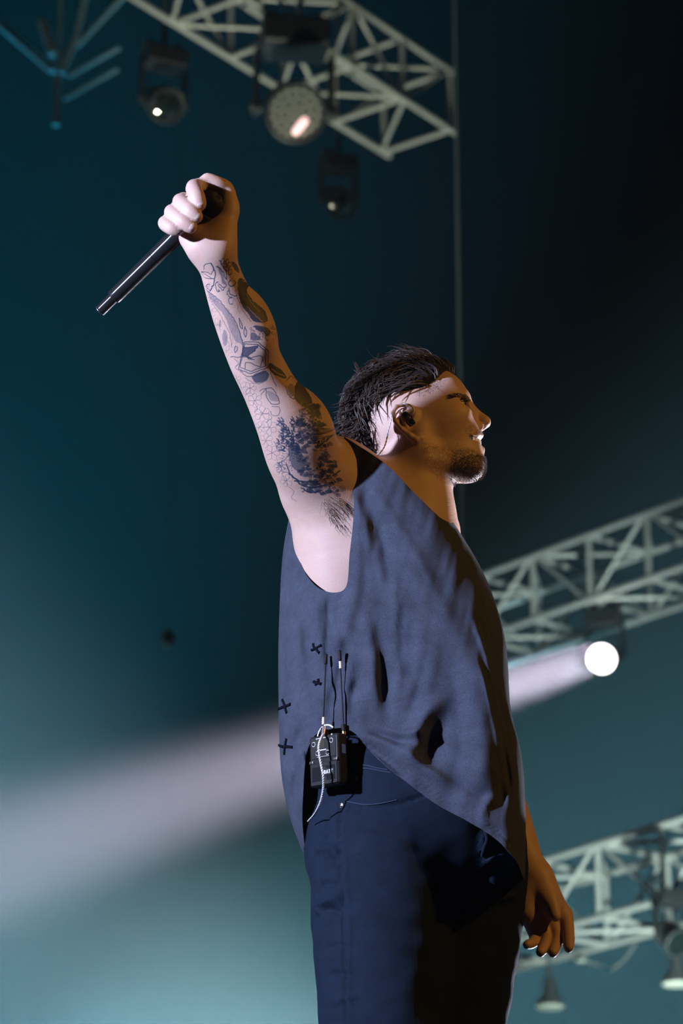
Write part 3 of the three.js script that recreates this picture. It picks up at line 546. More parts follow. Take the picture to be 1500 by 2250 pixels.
const shirtFolds = [
  fold([[772, 1040], [782, 1130], [786, 1230], [772, 1330], [750, 1400], [728, 1440]], 16, 0.011, 0.2),        // rolled edge of the armhole
  fold([[800, 1330], [814, 1420], [822, 1500], [826, 1590]], 16, 0.012, 0.35),
  fold([[826, 1360], [842, 1440], [850, 1520], [856, 1600]], 18, -0.011, 0.4),                                  // deep vertical fold
  fold([[870, 1120], [905, 1260], [930, 1400], [925, 1520]], 46, 0.010, 0.3),
  
  fold([[982, 1520], [940, 1570], [908, 1630], [892, 1700]], 20, 0.015, 0.3),
  fold([[975, 1560], [962, 1610], [950, 1650], [935, 1690]], 27, -0.016, 0.4),                                   // hollow beside the hem
  fold([[1030, 1420], [1050, 1540], [1062, 1660], [1060, 1780]], 34, 0.020, 0.3),
  fold([[960, 1300], [1010, 1420], [1036, 1500]], 30, 0.010, 0.3),
  fold([[785, 1606], [850, 1636], [930, 1690], [1010, 1740]], 13, 0.014, 0.25), fold([[790, 1622], [850, 1668], [900, 1708]], 9, -0.010, 0.25), fold([[800, 1606], [870, 1620], [920, 1640]], 10, -0.012, 0.25),
  fold([[815, 1600], [900, 1615], [935, 1612]], 9, 0.010, 0.3),
  fold([[1095, 1800], [1110, 1700], [1108, 1600], [1085, 1480]], 14, -0.016, 0.3), fold([[1140, 1800], [1124, 1690], [1096, 1560], [1066, 1440], [1030, 1340]], 7, 0.008, 0.25), fold([[1122, 1790], [1100, 1660], [1072, 1540], [1046, 1450]], 7, 0.007, 0.25), fold([[1145, 1740], [1130, 1660], [1110, 1560], [1090, 1480]], 6, 0.007, 0.25),
  fold([[640, 1330], [655, 1420], [660, 1500]], 16, 0.006, 0.3), fold([[665, 1330], [678, 1440], [684, 1540]], 14, -0.006, 0.3),
  fold([[722, 1310], [722, 1360], [720, 1420], [724, 1500]], 5, -0.006, 0.15), fold([[690, 1300], [700, 1400], [708, 1480]], 10, 0.005, 0.3),
  fold([[700, 1606], [672, 1650], [640, 1700], [628, 1750]], 12, 0.008, 0.2), fold([[690, 1600], [660, 1610], [636, 1660], [626, 1700]], 11, -0.007, 0.25), fold([[672, 1560], [655, 1620], [640, 1660]], 9, -0.005, 0.3), fold([[660, 1650], [645, 1720], [640, 1780]], 10, -0.008, 0.3), fold([[655, 1640], [668, 1690], [662, 1790]], 9, 0.012, 0.25),
  fold([[752, 1440], [742, 1500], [735, 1560]], 7, -0.006, 0.3), fold([[790, 1480], [775, 1530], [772, 1580]], 7, -0.007, 0.3), fold([[775, 1440], [766, 1490], [756, 1530]], 6, 0.005, 0.3), fold([[730, 1500], [724, 1550], [720, 1590]], 6, -0.006, 0.3),
  fold([[880, 1330], [884, 1420], [892, 1500]], 8, -0.005, 0.3), fold([[905, 1360], [902, 1440], [908, 1510]], 7, -0.006, 0.3), fold([[866, 1250], [868, 1340], [872, 1400]], 8, 0.004, 0.3),
  fold([[800, 1100], [808, 1200], [812, 1300]], 9, 0.004, 0.3), fold([[830, 1120], [846, 1220], [856, 1320]], 10, -0.004, 0.3),
  fold([[806, 1624], [852, 1668], [902, 1708], [962, 1752], [1032, 1790], [1095, 1830], [1138, 1876]], 2.6, -0.0022, 0.05), fold([[655, 1790], [656, 1740], [660, 1690], [668, 1648]], 2.6, -0.002, 0.1),     // stitched hem
  fold([[770, 1060], [800, 1160], [850, 1290], [905, 1420]], 12, 0.004, 0.3), fold([[785, 1050], [830, 1160], [890, 1280], [950, 1400]], 14, -0.004, 0.3), fold([[800, 1045], [870, 1150], [940, 1270], [1000, 1400]], 12, 0.003, 0.3), fold([[740, 1330], [752, 1400], [770, 1460]], 10, -0.005, 0.3), fold([[880, 1440], [872, 1520], [862, 1590]], 10, 0.005, 0.3), fold([[930, 1440], [915, 1520], [890, 1590]], 9, -0.004, 0.3), fold([[1000, 1480], [1012, 1580], [1010, 1680]], 12, -0.005, 0.3), fold([[640, 1220], [652, 1300], [668, 1360]], 10, -0.004, 0.3),
  fold([[1000, 1700], [1040, 1740], [1080, 1760]], 12, -0.008, 0.3), fold([[1085, 1740], [1060, 1790], [1070, 1826]], 10, 0.008, 0.3),
];
const shirtGeo = (() => {
  const NU = 300, NV = 330, V0 = 930, V1 = 1960, pos = [], uvs = [], f = [], idx = [];
  for (let j = 0; j <= NV; j++) {
    const v = lerp(V0, V1, j / NV), zc = SHIRT_ZC(v), zr = SHIRT_ZR(v), L = P(SHIRT_L(v), v, zc), Rr = P(SHIRT_R(v), v, zc), cx = (L.x + Rr.x) / 2, hw = (Rr.x - L.x) / 2, ridge = clamp((SHIRT_RIDGE(v) - (SHIRT_L(v) + SHIRT_R(v)) / 2) / ((SHIRT_R(v) - SHIRT_L(v)) / 2), -0.8, 0.8);
    for (let i = 0; i <= NU; i++) {
      const th = i / NU * 2 * Math.PI, c = Math.cos(th), s = Math.sin(th), e = 2 / (s > 0 ? c > 0 ? 1.95 : 2.1 : 2.4), near = s > 0 ? 1.08 : 1;
      let t = -Math.sign(c) * Math.abs(c) ** e; if (s > 0) { const r = ridge; t = t < 0 ? r + t * (1 + r) : r + t * (1 - r); }
      let x = cx + hw * t, z = zc + near * zr * Math.sign(s) * Math.abs(s) ** e, y = L.y;
      let q = proj(V(x, y, z));
      const lean = x - 0.22 * (y - 1.2), soft = 0.0024 * noise3.noise(lean * 34, y * 7, z * 12) + 0.0034 * noise3.noise(lean * 14, y * 3.5, 4.1) + 0.0010 * noise3.noise(lean * 80, y * 16, 9.7);
      if (s > 0) z += sstep(0, 0.25, s) * (foldsAt(q[0], q[1], shirtFolds) + soft * 1.5); else z -= soft * 1.2 + 0.008 * Math.sin(x * 46 + y * 7) * sstep(0, 0.4, -s);
      q = proj(V(x, y, z));
      pos.push(x, y, z); uvs.push(i / NU * 1.3, (V1 - v) / 1250);
      let cut;
      if (s >= 0) {
        const h = segDist(q[0], q[1], HEM), hemY = inside(q[0], q[1], [...HEM, [1150, 2400], [690, 2400]]);
        cut = hemY ? h[0] : -h[0];
        if (q[0] > 1150) cut = Math.max(cut, q[1] - 1930); if (q[0] < 672 && q[1] > 1885) cut = Math.max(cut, q[1] - 1890);
        cut = Math.max(cut, -polyDist(q[0], q[1], ARMHOLE));
      } else cut = Math.max(q[1] - (q[0] < 690 ? 1888 : q[0] > 1140 ? 1930 : lerp(1888, 1925, clamp((q[0] - 690) / 450))), s > -0.18 ? -polyDist(q[0], q[1], ARMHOLE) : -99);
      const nk = segDist(q[0], q[1], NECKLINE), above = inside(q[0], q[1], [...NECKLINE, [1200, 1150], [1200, 700], [735, 700]]);
      cut = Math.max(cut, above ? nk[0] : -nk[0]);
      f.push(cut / 1250);
    }
  }
  for (let j = 0; j < NV; j++) for (let i = 0; i < NU; i++) { const a = j * (NU + 1) + i, b = a + 1, c = a + NU + 1, d = c + 1; idx.push(a, c, b, b, c, d); }
  // outward: the near side must look at the camera
  const kept = clipSheet(pos, uvs, idx, f); const k = kept.findIndex((v, i) => i % 3 === 0 && pos[v * 3 + 2] > 0.14);
  const A = V(...pos.slice(kept[k] * 3, kept[k] * 3 + 3)), B = V(...pos.slice(kept[k + 1] * 3, kept[k + 1] * 3 + 3)), D = V(...pos.slice(kept[k + 2] * 3, kept[k + 2] * 3 + 3));
  if (B.sub(A).cross(D.sub(A)).z < 0) for (let t = 0; t < kept.length; t += 3) { const s = kept[t + 1]; kept[t + 1] = kept[t + 2]; kept[t + 2] = s; }
  return sheet(pos, uvs, kept, 0.0016);
})();
function weave(n, a, b, tone) {                         // a knit or twill: fine threads with uneven wear
  const d = new Uint8Array(n * n * 4), h = new Uint8Array(n * n * 4);
  for (let y = 0; y < n; y++) for (let x = 0; x < n; x++) {
    const i = (y * n + x) * 4, t = b ? Math.sin((x + y) * Math.PI / 2) : Math.sin(x * Math.PI / 2) * Math.cos(y * Math.PI / 3), m = noise3.noise(x / 60, y / 60, 1.7) + 0.6 * noise3.noise(x / 21, y / 21, 8.2), g = rr(-1, 1);
    const k = 1 + 0.10 * t + 0.10 * m + 0.16 * g; for (let c = 0; c < 3; c++) { d[i + c] = clamp(tone[c] * k, 0, 255); h[i + c] = clamp(128 + 60 * t + 30 * g, 0, 255); } d[i + 3] = h[i + 3] = 255;
  }
  return [d, h].map((q, k) => { const t = new THREE.DataTexture(q, n, n); t.wrapS = t.wrapT = THREE.RepeatWrapping; t.magFilter = THREE.LinearFilter; if (!k) t.colorSpace = THREE.SRGBColorSpace; t.repeat.set(a, a); t.needsUpdate = true; return t; });
}
const [shirtMap, shirtBump] = weave(512, 3.4, 0, [58, 63, 76]);
const shirtMat = mat(C(1, 1, 1), 0.92, { map: shirtMap, bumpMap: shirtBump, bumpScale: 0.0004, specularIntensity: 0.25, sheen: 0.2, sheenRoughness: 0.6, sheenColor: C(0.5, 0.5, 0.55) });
const shirt = mesh('sleeveless_top', shirtGeo, shirtMat, singer); tag(shirt, 'washed black sleeveless top hitched up over the belt pack');
// small stitched crosses and the hem, laid on the cloth
const shirtPts = []; { const p = shirtGeo.attributes.position.array, n = shirtGeo.attributes.normal.array; for (let i = 0; i < p.length / 3; i++) if (n[i * 3 + 2] > 0.05 || (n[i * 3] < -0.2 && n[i * 3 + 2] > -0.3)) { const q = proj(V(p[i * 3], p[i * 3 + 1], p[i * 3 + 2])); shirtPts.push([q[0], q[1], i]); } }
function onCloth(u, v, pts, geo, out = 0.001) {
  let b = null, bd = 1e9; const p = geo.attributes.position.array;
  for (const q of pts) { const d = (q[0] - u) ** 2 + (q[1] - v) ** 2 - p[q[2] * 3 + 2] * 60; if (d < bd) { bd = d; b = q[2]; } }
  const n = geo.attributes.normal.array; return [V(p[b * 3] + n[b * 3] * out, p[b * 3 + 1] + n[b * 3 + 1] * out, p[b * 3 + 2] + n[b * 3 + 2] * out), V(n[b * 3], n[b * 3 + 1], n[b * 3 + 2])];
}
const crossThread = mat(C(0.006, 0.007, 0.012), 1, { specularIntensity: 0 });
for (const [u, v, s, a] of [[626, 1553, 15, -0.35], [627, 1640, 17, 0.12], [694, 1424, 11, -0.5], [697, 1500, 7, 0.3]]) {
  const gs = []; for (const k of [0, Math.PI / 2]) { const c = Math.cos(a + k) * s, d = Math.sin(a + k) * s; gs.push(tubeOn([-1, -0.4, 0.3, 1].map((t) => onCloth(u + c * t, v + d * t, shirtPts, shirtGeo, 0.0004)[0]), 0.0028, 8, 5)); }
  mesh('stitched_cross', mergeGeometries(gs), crossThread, shirt);
}

// ---------------------------------------------------------------- jeans
const jf = new Field();
const hipN = P(838, 1905, 0.050), hipF = P(1016, 1905, -0.06), kneeN = P(848, 2440, 0.090), kneeF = P(955, 2440, -0.045);
const ankN = V(kneeN.x - 0.02, 0.10, 0.06), ankF = V(kneeF.x + 0.02, 0.10, -0.10);
jf.add([
  ell(P(912, 1800, 0.01), 0.182, 0.175, 0.140), ell(P(905, 1690, 0.01), 0.172, 0.16, 0.138),
  ell(P(774, 1880, 0.0), 0.080, 0.082, 0.095), ell(P(1070, 1890, 0.0), 0.062, 0.070, 0.09),
  ...limb([[hipN, 0.108], [hipN.clone().lerp(kneeN, 0.5), 0.096], [kneeN, 0.080]], 6), ...limb([[hipF, 0.102], [hipF.clone().lerp(kneeF, 0.5), 0.092], [kneeF, 0.078]], 6),
  cap(kneeN, ankN, 0.078, 0.060), cap(kneeF, ankF, 0.078, 0.060),
], 0.035, 0.0, (x, y, z, d) => smax(smax(d, y - P(0, 1652, 0).y, 0.004), 0.085 - y, 0.004));
const jeansGeo = polygonise(jf, V(-0.20, 0.05, -0.26), V(0.42, 1.02, 0.28), 0.0052);
const jeansFolds = [
  fold([[748, 1770], [745, 1860], [752, 1960], [756, 2080], [760, 2250]], 4, -0.004, 0.05), fold([[758, 1770], [756, 1860], [763, 1960], [767, 2080], [771, 2250]], 4, 0.0025, 0.05),     // side seam
  fold([[750, 1772], [800, 1775], [870, 1768], [940, 1745]], 4, -0.004, 0.05), fold([[752, 1762], [800, 1766], [868, 1758]], 4, 0.002, 0.1),     // pocket mouth
  fold([[722, 1790], [712, 1840], [700, 1900], [698, 1975]], 4, -0.005, 0.1), fold([[735, 1765], [728, 1735]], 6, -0.003, 0.1),                     // back pocket edge
  fold([[690, 1950], [720, 1942], [750, 1946]], 6, -0.006, 0.2), fold([[698, 2012], [712, 1985], [748, 1972]], 8, 0.009, 0.2), fold([[700, 2000], [720, 1998], [752, 2006]], 7, -0.007, 0.2),
  fold([[690, 1870], [715, 1862], [745, 1875]], 8, 0.006, 0.25), fold([[700, 1900], [725, 1890], [745, 1900]], 7, -0.005, 0.25), fold([[705, 1832], [730, 1828]], 6, 0.004, 0.25),
  fold([[712, 2090], [740, 2078], [790, 2090]], 7, -0.004, 0.25), fold([[716, 2145], [745, 2140], [780, 2150]], 6, -0.005, 0.25), fold([[725, 2215], [750, 2195], [790, 2190]], 7, 0.005, 0.25),
  fold([[780, 1835], [850, 1845], [930, 1870]], 10, 0.004, 0.3), fold([[770, 1820], [840, 1822], [900, 1838]], 8, -0.003, 0.3),
  fold([[985, 1980], [960, 2100], [935, 2250]], 20, -0.012, 0.2), fold([[1064, 1826], [1060, 1850], [1058, 1876]], 6, 0.006, 0.2),
  fold([[1062, 1900], [1085, 1880], [1110, 1876]], 7, 0.010, 0.25), fold([[1050, 1935], [1085, 1910], [1125, 1912]], 8, -0.010, 0.25), fold([[1070, 1930], [1100, 1940], [1140, 1930]], 6, 0.008, 0.25), fold([[1090, 1985], [1115, 1970], [1136, 1966]], 7, 0.007, 0.3), fold([[1080, 1965], [1110, 1955], [1140, 1950]], 6, -0.007, 0.3),
];
{ const p = jeansGeo.attributes.position.array, n = jeansGeo.attributes.normal.array;
  for (let i = 0; i < p.length; i += 3) { const q = proj(V(p[i], p[i + 1], p[i + 2])); let h = 0.0022 * noise3.noise(p[i] * 22, p[i + 1] * 30, p[i + 2] * 22); if (n[i + 2] > -0.15) h += foldsAt(q[0], q[1], jeansFolds); for (let c = 0; c < 3; c++) p[i + c] += n[i + c] * h; }
  const uv = new Float32Array(p.length / 3 * 2); for (let i = 0; i < p.length / 3; i++) { uv[i * 2] = Math.atan2(p[i * 3] - 0.13, p[i * 3 + 2]) * 0.15; uv[i * 2 + 1] = p[i * 3 + 1]; }
  jeansGeo.setAttribute('uv', new THREE.BufferAttribute(uv, 2)); jeansGeo.computeVertexNormals(); }
const [jeanMap, jeanBump] = weave(512, 4, 1, [16, 28, 44]);
const jeansMat = mat(C(1, 1, 1), 0.85, { map: jeanMap, bumpMap: jeanBump, bumpScale: 0.0004, specularIntensity: 0.3, sheen: 0.1, sheenRoughness: 0.6, sheenColor: C(0.3, 0.45, 0.7) });
const jeans = mesh('jeans', jeansGeo, jeansMat, singer); tag(jeans, 'dark indigo jeans');
const jeansPts = []; { const p = jeansGeo.attributes.position.array, n = jeansGeo.attributes.normal.array; for (let i = 0; i < p.length / 3; i++) if (n[i * 3 + 2] > 0) { const q = proj(V(p[i * 3], p[i * 3 + 1], p[i * 3 + 2])); jeansPts.push([q[0], q[1], i]); } }
const onJeans = (u, v, out) => onCloth(u, v, jeansPts, jeansGeo, out);
const rivetMat = mat(C(0.55, 0.52, 0.50), 0.3, { metalness: 1 }), threadMat = mat(C(0.045, 0.065, 0.11), 0.9, { specularIntensity: 0.2 });
for (const [u, v] of [[751, 1768], [777, 1708]]) { const [p, n] = onJeans(u, v, 0.0005), r = mesh('rivet', lathe([[0.0001, 0.0022], [0.0016, 0.0020], [0.0018, 0.0010], [0.0040, 0.0012], [0.0046, 0.0004], [0.0046, -0.001]], 18), rivetMat, jeans); r.position.copy(p); r.quaternion.setFromUnitVectors(V(0, 1, 0), n); }
for (const pts of [[[775, 1686], [800, 1684], [826, 1684], [850, 1688]], [[776, 1692], [802, 1690], [830, 1691], [856, 1695]], [[758, 1762], [800, 1766], [840, 1764], [872, 1758]]]) mesh('seam_stitching', tubeOn(pts.map(([u, v]) => onJeans(u, v, 0.0004)[0]), 0.0008, 24, 5), threadMat, jeans);
{ const q = [[1066, 1826], [1064, 1845], [1061, 1862], [1058, 1878]].map(([u, v]) => onJeans(u, v, 0.002)[0]); mesh('belt_loop', tubeOn(q, 0.0032, 16, 6), jeansMat, jeans); }
// shoes on the deck
for (const [a, s] of [[ankN, 1], [ankF, -1]]) {
  const sf = new Field(), f = V(0.86, 0, 0.5), at = (t, y) => V(a.x + f.x * t, y, a.z + f.z * t);
  sf.add([cap(at(-0.03, 0.045), at(0.17, 0.036), 0.042, 0.040), cap(at(0, 0.06), at(0.02, 0.115), 0.046, 0.045), cap(at(0.0, 0.06), at(0.12, 0.045), 0.045, 0.038)], 0.03, 0, (x, y, z, d) => smax(d, 0.002 - y, 0.006));
  const shoe = mesh('shoe', polygonise(sf, V(a.x - 0.14, -0.02, a.z - 0.14), V(a.x + 0.30, 0.2, a.z + 0.22), 0.006), mat(C(0.02, 0.02, 0.022), 0.6), singer);
  const so = new Field(); so.add([cap(at(-0.035, 0.012), at(0.175, 0.012), 0.046, 0.046)], 0, 0, (x, y, z, d) => smax(smax(d, y - 0.02, 0.003), 0.0005 - y, 0.001));
  mesh('sole', polygonise(so, V(a.x - 0.14, -0.02, a.z - 0.14), V(a.x + 0.30, 0.06, a.z + 0.22), 0.005), mat(C(0.4, 0.4, 0.4), 0.7), shoe);
}
// ---------------------------------------------------------------- hair, brows, beard, eyes, teeth, nails
const hairMat = mat(C(0.045, 0.033, 0.030), 0.42, { specularIntensity: 0.8 }), shortHairMat = mat(C(0.045, 0.034, 0.030), 0.6);
function strand(pts, r0, r1, n = 5) {                    // tapered lock
  const c = new THREE.CatmullRomCurve3(pts), seg = pts.length * 2, g = new THREE.TubeGeometry(c, seg, 1, n, false), p = g.attributes.position, q = V(0, 0, 0);
  for (let i = 0; i <= seg; i++) { const t = i / seg; c.getPointAt(t, q); const r = r0 * (t < 0.15 ? 0.6 + t * 2.7 : 1) * (1 - t) ** 0.7 + r1; for (let j = 0; j <= n; j++) { const k = i * (n + 1) + j; p.setXYZ(k, q.x + (p.getX(k) - q.x) * r, q.y + (p.getY(k) - q.y) * r, q.z + (p.getZ(k) - q.z) * r); } }
  return g;
}
const HAIRZONE = smoothPoly([[1006, 823], [985, 826], [966, 838], [935, 852], [895, 862], [855, 868], [830, 880], [816, 905], [814, 940], [824, 970], [845, 1004], [790, 1040], [690, 990], [690, 730], [1060, 730]], 6);
const skullPoint = (n, lift) => HC.clone().addScaledVector(HF, n[0] * (CRANIUM.a + lift)).addScaledVector(HU, n[1] * (CRANIUM.b + lift)).add(V(0, 0, n[2] * (CRANIUM.c + lift)));
const skullDir = (p) => { const d = p.clone().sub(HC), n = V(d.dot(HF) / CRANIUM.a, d.dot(HU) / CRANIUM.b, d.z / CRANIUM.c), l = n.length(); return [n.x / l, n.y / l, n.z / l, l]; };
const hairLift = (n) => lerp(0.006, 0.013, sstep(-0.6, 0.6, n[1])) + 0.006 * sstep(0.2, 0.9, n[0]) * sstep(0.2, 0.7, n[1]);
// scalp: the hair mass close to the skull
const scalpGeo = (() => {
  const NU = 120, NV = 90, pos = [], uvs = [], f = [], idx = [];
  for (let j = 0; j <= NV; j++) for (let i = 0; i <= NU; i++) {
    const a = i / NU * 2 * Math.PI, b = j / NV * Math.PI, n = [Math.sin(b) * Math.cos(a), Math.cos(b), Math.sin(b) * Math.sin(a)];
    const q = proj(skullPoint([n[0], n[1], Math.abs(n[2])], 0)), d = polyDist(q[0], q[1], HAIRZONE), p = skullPoint(n, -0.004 + (hairLift(n) + 0.003) * sstep(2, -14, d));
    pos.push(p.x, p.y, p.z); uvs.push(i / NU, j / NV); f.push(d / 1250);
  }
  for (let j = 0; j < NV; j++) for (let i = 0; i < NU; i++) { const a = j * (NU + 1) + i; idx.push(a, a + 1, a + NU + 1, a + 1, a + NU + 2, a + NU + 1); }
  return sheet(pos, uvs, clipSheet(pos, uvs, idx, f), 0.002);
})();
const hair = mesh('hair', scalpGeo, mat(C(0.020, 0.015, 0.014), 0.95, { specularIntensity: 0.1 }), singer); tag(hair, 'dark swept back hair, long at the nape, with cropped sides');
{ const locks = [];
  const grow = (n, len, drop, lift, r, wild) => {
    let p = skullPoint(n, 0.001), t = HF.clone().multiplyScalar(-1).addScaledVector(V(0, 0, 1), rr(-0.35, 0.35)).addScaledVector(HU, rr(-0.1, 0.25)).normalize(); const pts = [p.clone()], steps = 7, ph = rr(0, 6), k = rr(0.4, 1.2);
    if (n[0] > 0.45) t.addScaledVector(HU, 0.9);
    for (let i = 1; i <= steps; i++) {
      const s = i / steps; t.addScaledVector(V(0, -1, 0), drop * s).addScaledVector(V(0, 0, 1), wild * Math.sin(ph + s * 5 * k)).addScaledVector(HU, wild * 0.6 * Math.cos(ph * 2 + s * 6 * k)).normalize();
      p = p.clone().addScaledVector(t, len / steps); const d = skullDir(p), h = 0.002 + lift * Math.sin(Math.min(1, s * 1.3) * Math.PI * 0.6), need = 1 + h / 0.09;
      if (d[3] < need || (d[3] > need + 0.12 && wild < 0.3)) p = skullPoint(d, h * (d[3] > need ? 1.6 : 1));
      pts.push(p);
    }
    locks.push(strand(pts, r, 0.0002));
  };
  let made = 0, guard = 0;
  while (made < 1150 && guard++ < 20000) {
    const a = rr(0, 2 * Math.PI), b = Math.acos(rr(-0.7, 1)), n = [Math.sin(b) * Math.cos(a), Math.cos(b), Math.sin(b) * Math.sin(a)];
    const q = proj(skullPoint([n[0], n[1], Math.abs(n[2])], 0)); if (polyDist(q[0], q[1], HAIRZONE) > -1) continue; made++;
    const back = sstep(0.1, -0.7, n[0]);
    grow(n, lerp(rr(0.055, 0.085), rr(0.05, 0.10), back), lerp(0.10, 0.5, back), hairLift(n) * rr(0.7, 1.5), rr(0.0010, 0.0024), rr(0.05, 0.22));
  }
  for (let i = 0; i < 40; i++) { const n = (() => { for (;;) { const a = rr(0, 6.28), b = Math.acos(rr(-0.2, 1)), m = [Math.sin(b) * Math.cos(a), Math.cos(b), Math.sin(b) * Math.sin(a)], q = proj(skullPoint([m[0], m[1], Math.abs(m[2])], 0)); if (polyDist(q[0], q[1], HAIRZONE) < -3) return m; } })(); grow(n, rr(0.05, 0.08), rr(-0.2, 0.3), 0.026, 0.0004, 0.6); }
  // the ragged fringe of the nape: locks that flip away from the head
  for (let i = 0; i < 170; i++) {
    const t = rnd(), u = lerp(798, 770, t) + rr(-16, 22), v = lerp(830, 965, t), z = rr(-0.05, 0.062), a = P(u, v, z), L = rr(0.035, 0.062), out = rr(0.3, 1), pts = [0, 0.25, 0.5, 0.75, 1].map((s) => a.clone().add(V(-L * (0.45 * s + out * 0.35 * s * s) + 0.004 * Math.sin(s * 7 + i), -L * (0.75 * s - out * 0.35 * s * s), z * 0.25 * s + 0.003 * Math.cos(s * 6 + i))));
    locks.push(strand(pts, rr(0.0012, 0.0024), 0.0002));
  }
  for (let i = 0; i < 14; i++) { const a = P(805 + rr(-6, 8), 830 + rr(-5, 6), rr(0, 0.03)); locks.push(strand([a, a.clone().add(V(-0.010, 0.010, 0)), a.clone().add(V(-0.018 + rr(-0.004, 0.004), 0.022 + rr(-0.004, 0.004), rr(-0.01, 0.01)))], 0.002, 0.0003)); }
  // quiff over the forehead
  for (let i = 0; i < 330; i++) { const z = rr(-0.060, 0.068), u = 998 - Math.abs(z) * 560 + rr(-22, 2), v = 822 + Math.abs(z) * 120 + rr(-10, 4), a = P(u, v, z), L = rr(0.032, 0.052), pts = [0, 0.25, 0.5, 0.75, 1].map((s) => a.clone().add(V(L * (0.10 * s - 1.0 * s * s) + rr(-0.001, 0.001), L * (1.0 * s - 0.45 * s * s), rr(-0.002, 0.002) + z * 0.1 * s))); locks.push(strand(pts, rr(0.0010, 0.0020), 0.0002)); }
  mesh('locks', mergeGeometries(locks), hairMat, hair).userData.kind = 'stuff';
}
// surface search for short hairs and nails on the skin
const skinPos = skinGeo.attributes.position.array, skinNor = skinGeo.attributes.normal.array;
const faceVerts = []; for (let i = 0; i < skinParts[0].index.count; i++) if (skinNor[i * 3 + 2] > -0.2) { const q = proj(V(skinPos[i * 3], skinPos[i * 3 + 1], skinPos[i * 3 + 2])); faceVerts.push([q[0], q[1], i]); }
function bristles(poly, n, len, r, dir, lay = 0.5) {
  const p = smoothPoly(poly, 8), inP = faceVerts.filter((q) => inside(q[0], q[1], p)), out = []; if (!inP.length) return out;
  for (let i = 0; i < n; i++) { const k = inP[Math.floor(rnd() * inP.length)][2], a = V(skinPos[k * 3], skinPos[k * 3 + 1], skinPos[k * 3 + 2]), nn = V(skinNor[k * 3], skinNor[k * 3 + 1], skinNor[k * 3 + 2]), d = nn.multiplyScalar(1 - lay).add(V(dir[0] + rr(-0.3, 0.3), dir[1] + rr(-0.3, 0.3), dir[2] + rr(-0.3, 0.3)).multiplyScalar(lay)).normalize(), L = len * rr(0.6, 1.3);
    const g = new THREE.ConeGeometry(r, L, 3, 1, true).translate(0, L / 2 - 0.0008, 0); g.applyQuaternion(new THREE.Quaternion().setFromUnitVectors(V(0, 1, 0), d)); g.translate(a.x, a.y, a.z); out.push(g); }
  return out;
}
{ const beard = mesh('beard', mergeGeometries([...bristles([[998, 1020], [1022, 1000], [1050, 998], [1064, 1002], [1072, 1034], [1054, 1058], [1010, 1074], [990, 1060]], 2600, 0.0055, 0.00032, [0.2, -0.9, 0.1]), ...bristles([[925, 985], [990, 985], [1020, 995], [995, 1065], [950, 1040]], 1500, 0.003, 0.00026, [0.2, -0.9, 0.1]), ...bristles([[1026, 955], [1058, 948], [1060, 957], [1036, 962]], 260, 0.004, 0.00028, [0.4, -0.8, 0.2])]), shortHairMat, singer); beard.userData.kind = 'stuff'; tag(beard, 'short dark beard, fullest on the chin'); }
{ // hair of the raised arm's pit
  const p = smoothPoly([[706, 1100], [742, 1086], [764, 1112], [752, 1156], [722, 1140]], 6), from = skinPos.length / 3 - skinParts[3].index.count, pit = [];
  for (let i = from; i < skinPos.length / 3; i += 2) if (skinNor[i * 3 + 2] > 0.1) { const q = proj(V(skinPos[i * 3], skinPos[i * 3 + 1], skinPos[i * 3 + 2])); if (q[1] > 1080 && q[1] < 1160 && q[0] > 690 && q[0] < 780 && inside(q[0], q[1], p)) pit.push(i); }
  const hairs = []; for (let k = 0; k < 80 && pit.length; k++) { const i = pit[Math.floor(rnd() * pit.length)], a = V(skinPos[i * 3], skinPos[i * 3 + 1], skinPos[i * 3 + 2]), n = V(skinNor[i * 3], skinNor[i * 3 + 1], skinNor[i * 3 + 2]), L = rr(0.010, 0.024); hairs.push(strand([a, a.clone().addScaledVector(n, 0.003).add(V(rr(-0.002, 0.004), -L * 0.5, 0)), a.clone().addScaledVector(n, 0.004).add(V(rr(-0.004, 0.008), -L, 0.002))], 0.00028, 0.0001, 4)); }
  if (hairs.length) { const m = mesh('underarm_hair', mergeGeometries(hairs), mat(C(0.12, 0.085, 0.07), 0.7), singer); m.userData.kind = 'stuff'; } }
mesh('eyebrow', mergeGeometries([...bristles([[986, 870], [1005, 864], [1026, 869], [1034, 882], [1022, 878], [1004, 873], [988, 876]], 700, 0.0075, 0.00042, [-0.75, -0.15, 0.2], 0.8)]), hairMat, singer);
{ const e = mesh('eye', new THREE.SphereGeometry(0.0112, 24, 16), mat(C(0.42, 0.38, 0.36), 0.15), singer); e.position.copy(P(1008, 889, 0.0315));
  const iris = mesh('iris', new THREE.SphereGeometry(0.0060, 20, 12), mat(C(0.02, 0.012, 0.008), 0.1), e); iris.position.set(0.0066, 0.0004, 0.0006);
  mesh('eyelashes', mergeGeometries(Array.from({ length: 26 }, (_, i) => { const t = i / 25, a = P(lerp(1019, 998, t), lerp(886, 889, t), lerp(0.029, 0.046, t)); return strand([a, a.clone().add(V(0.004, 0.001, 0.003)), a.clone().add(V(0.007, 0.003 + 0.002 * t, 0.006))], 0.0005, 0.0001, 4); })), hairMat, singer); }
{ const enamel = mat(C(0.78, 0.76, 0.74), 0.5, { specularIntensity: 0.5 }), up = mesh('teeth', mergeGeometries(Array.from({ length: 11 }, (_, i) => { const a = (i - 5) * 0.27, r = 0.0245, c = P(1029, 976, 0); return new RoundedBoxGeometry(0.0042, 0.0085, 0.0056, 2, 0.0014).rotateY(-a).translate(c.x + Math.cos(a) * r - 0.004, c.y + 0.001, Math.sin(a) * r); })), enamel, singer); tag(up, 'upper teeth'); }
const nailMat = mat(C(0.56, 0.42, 0.39), 0.42);
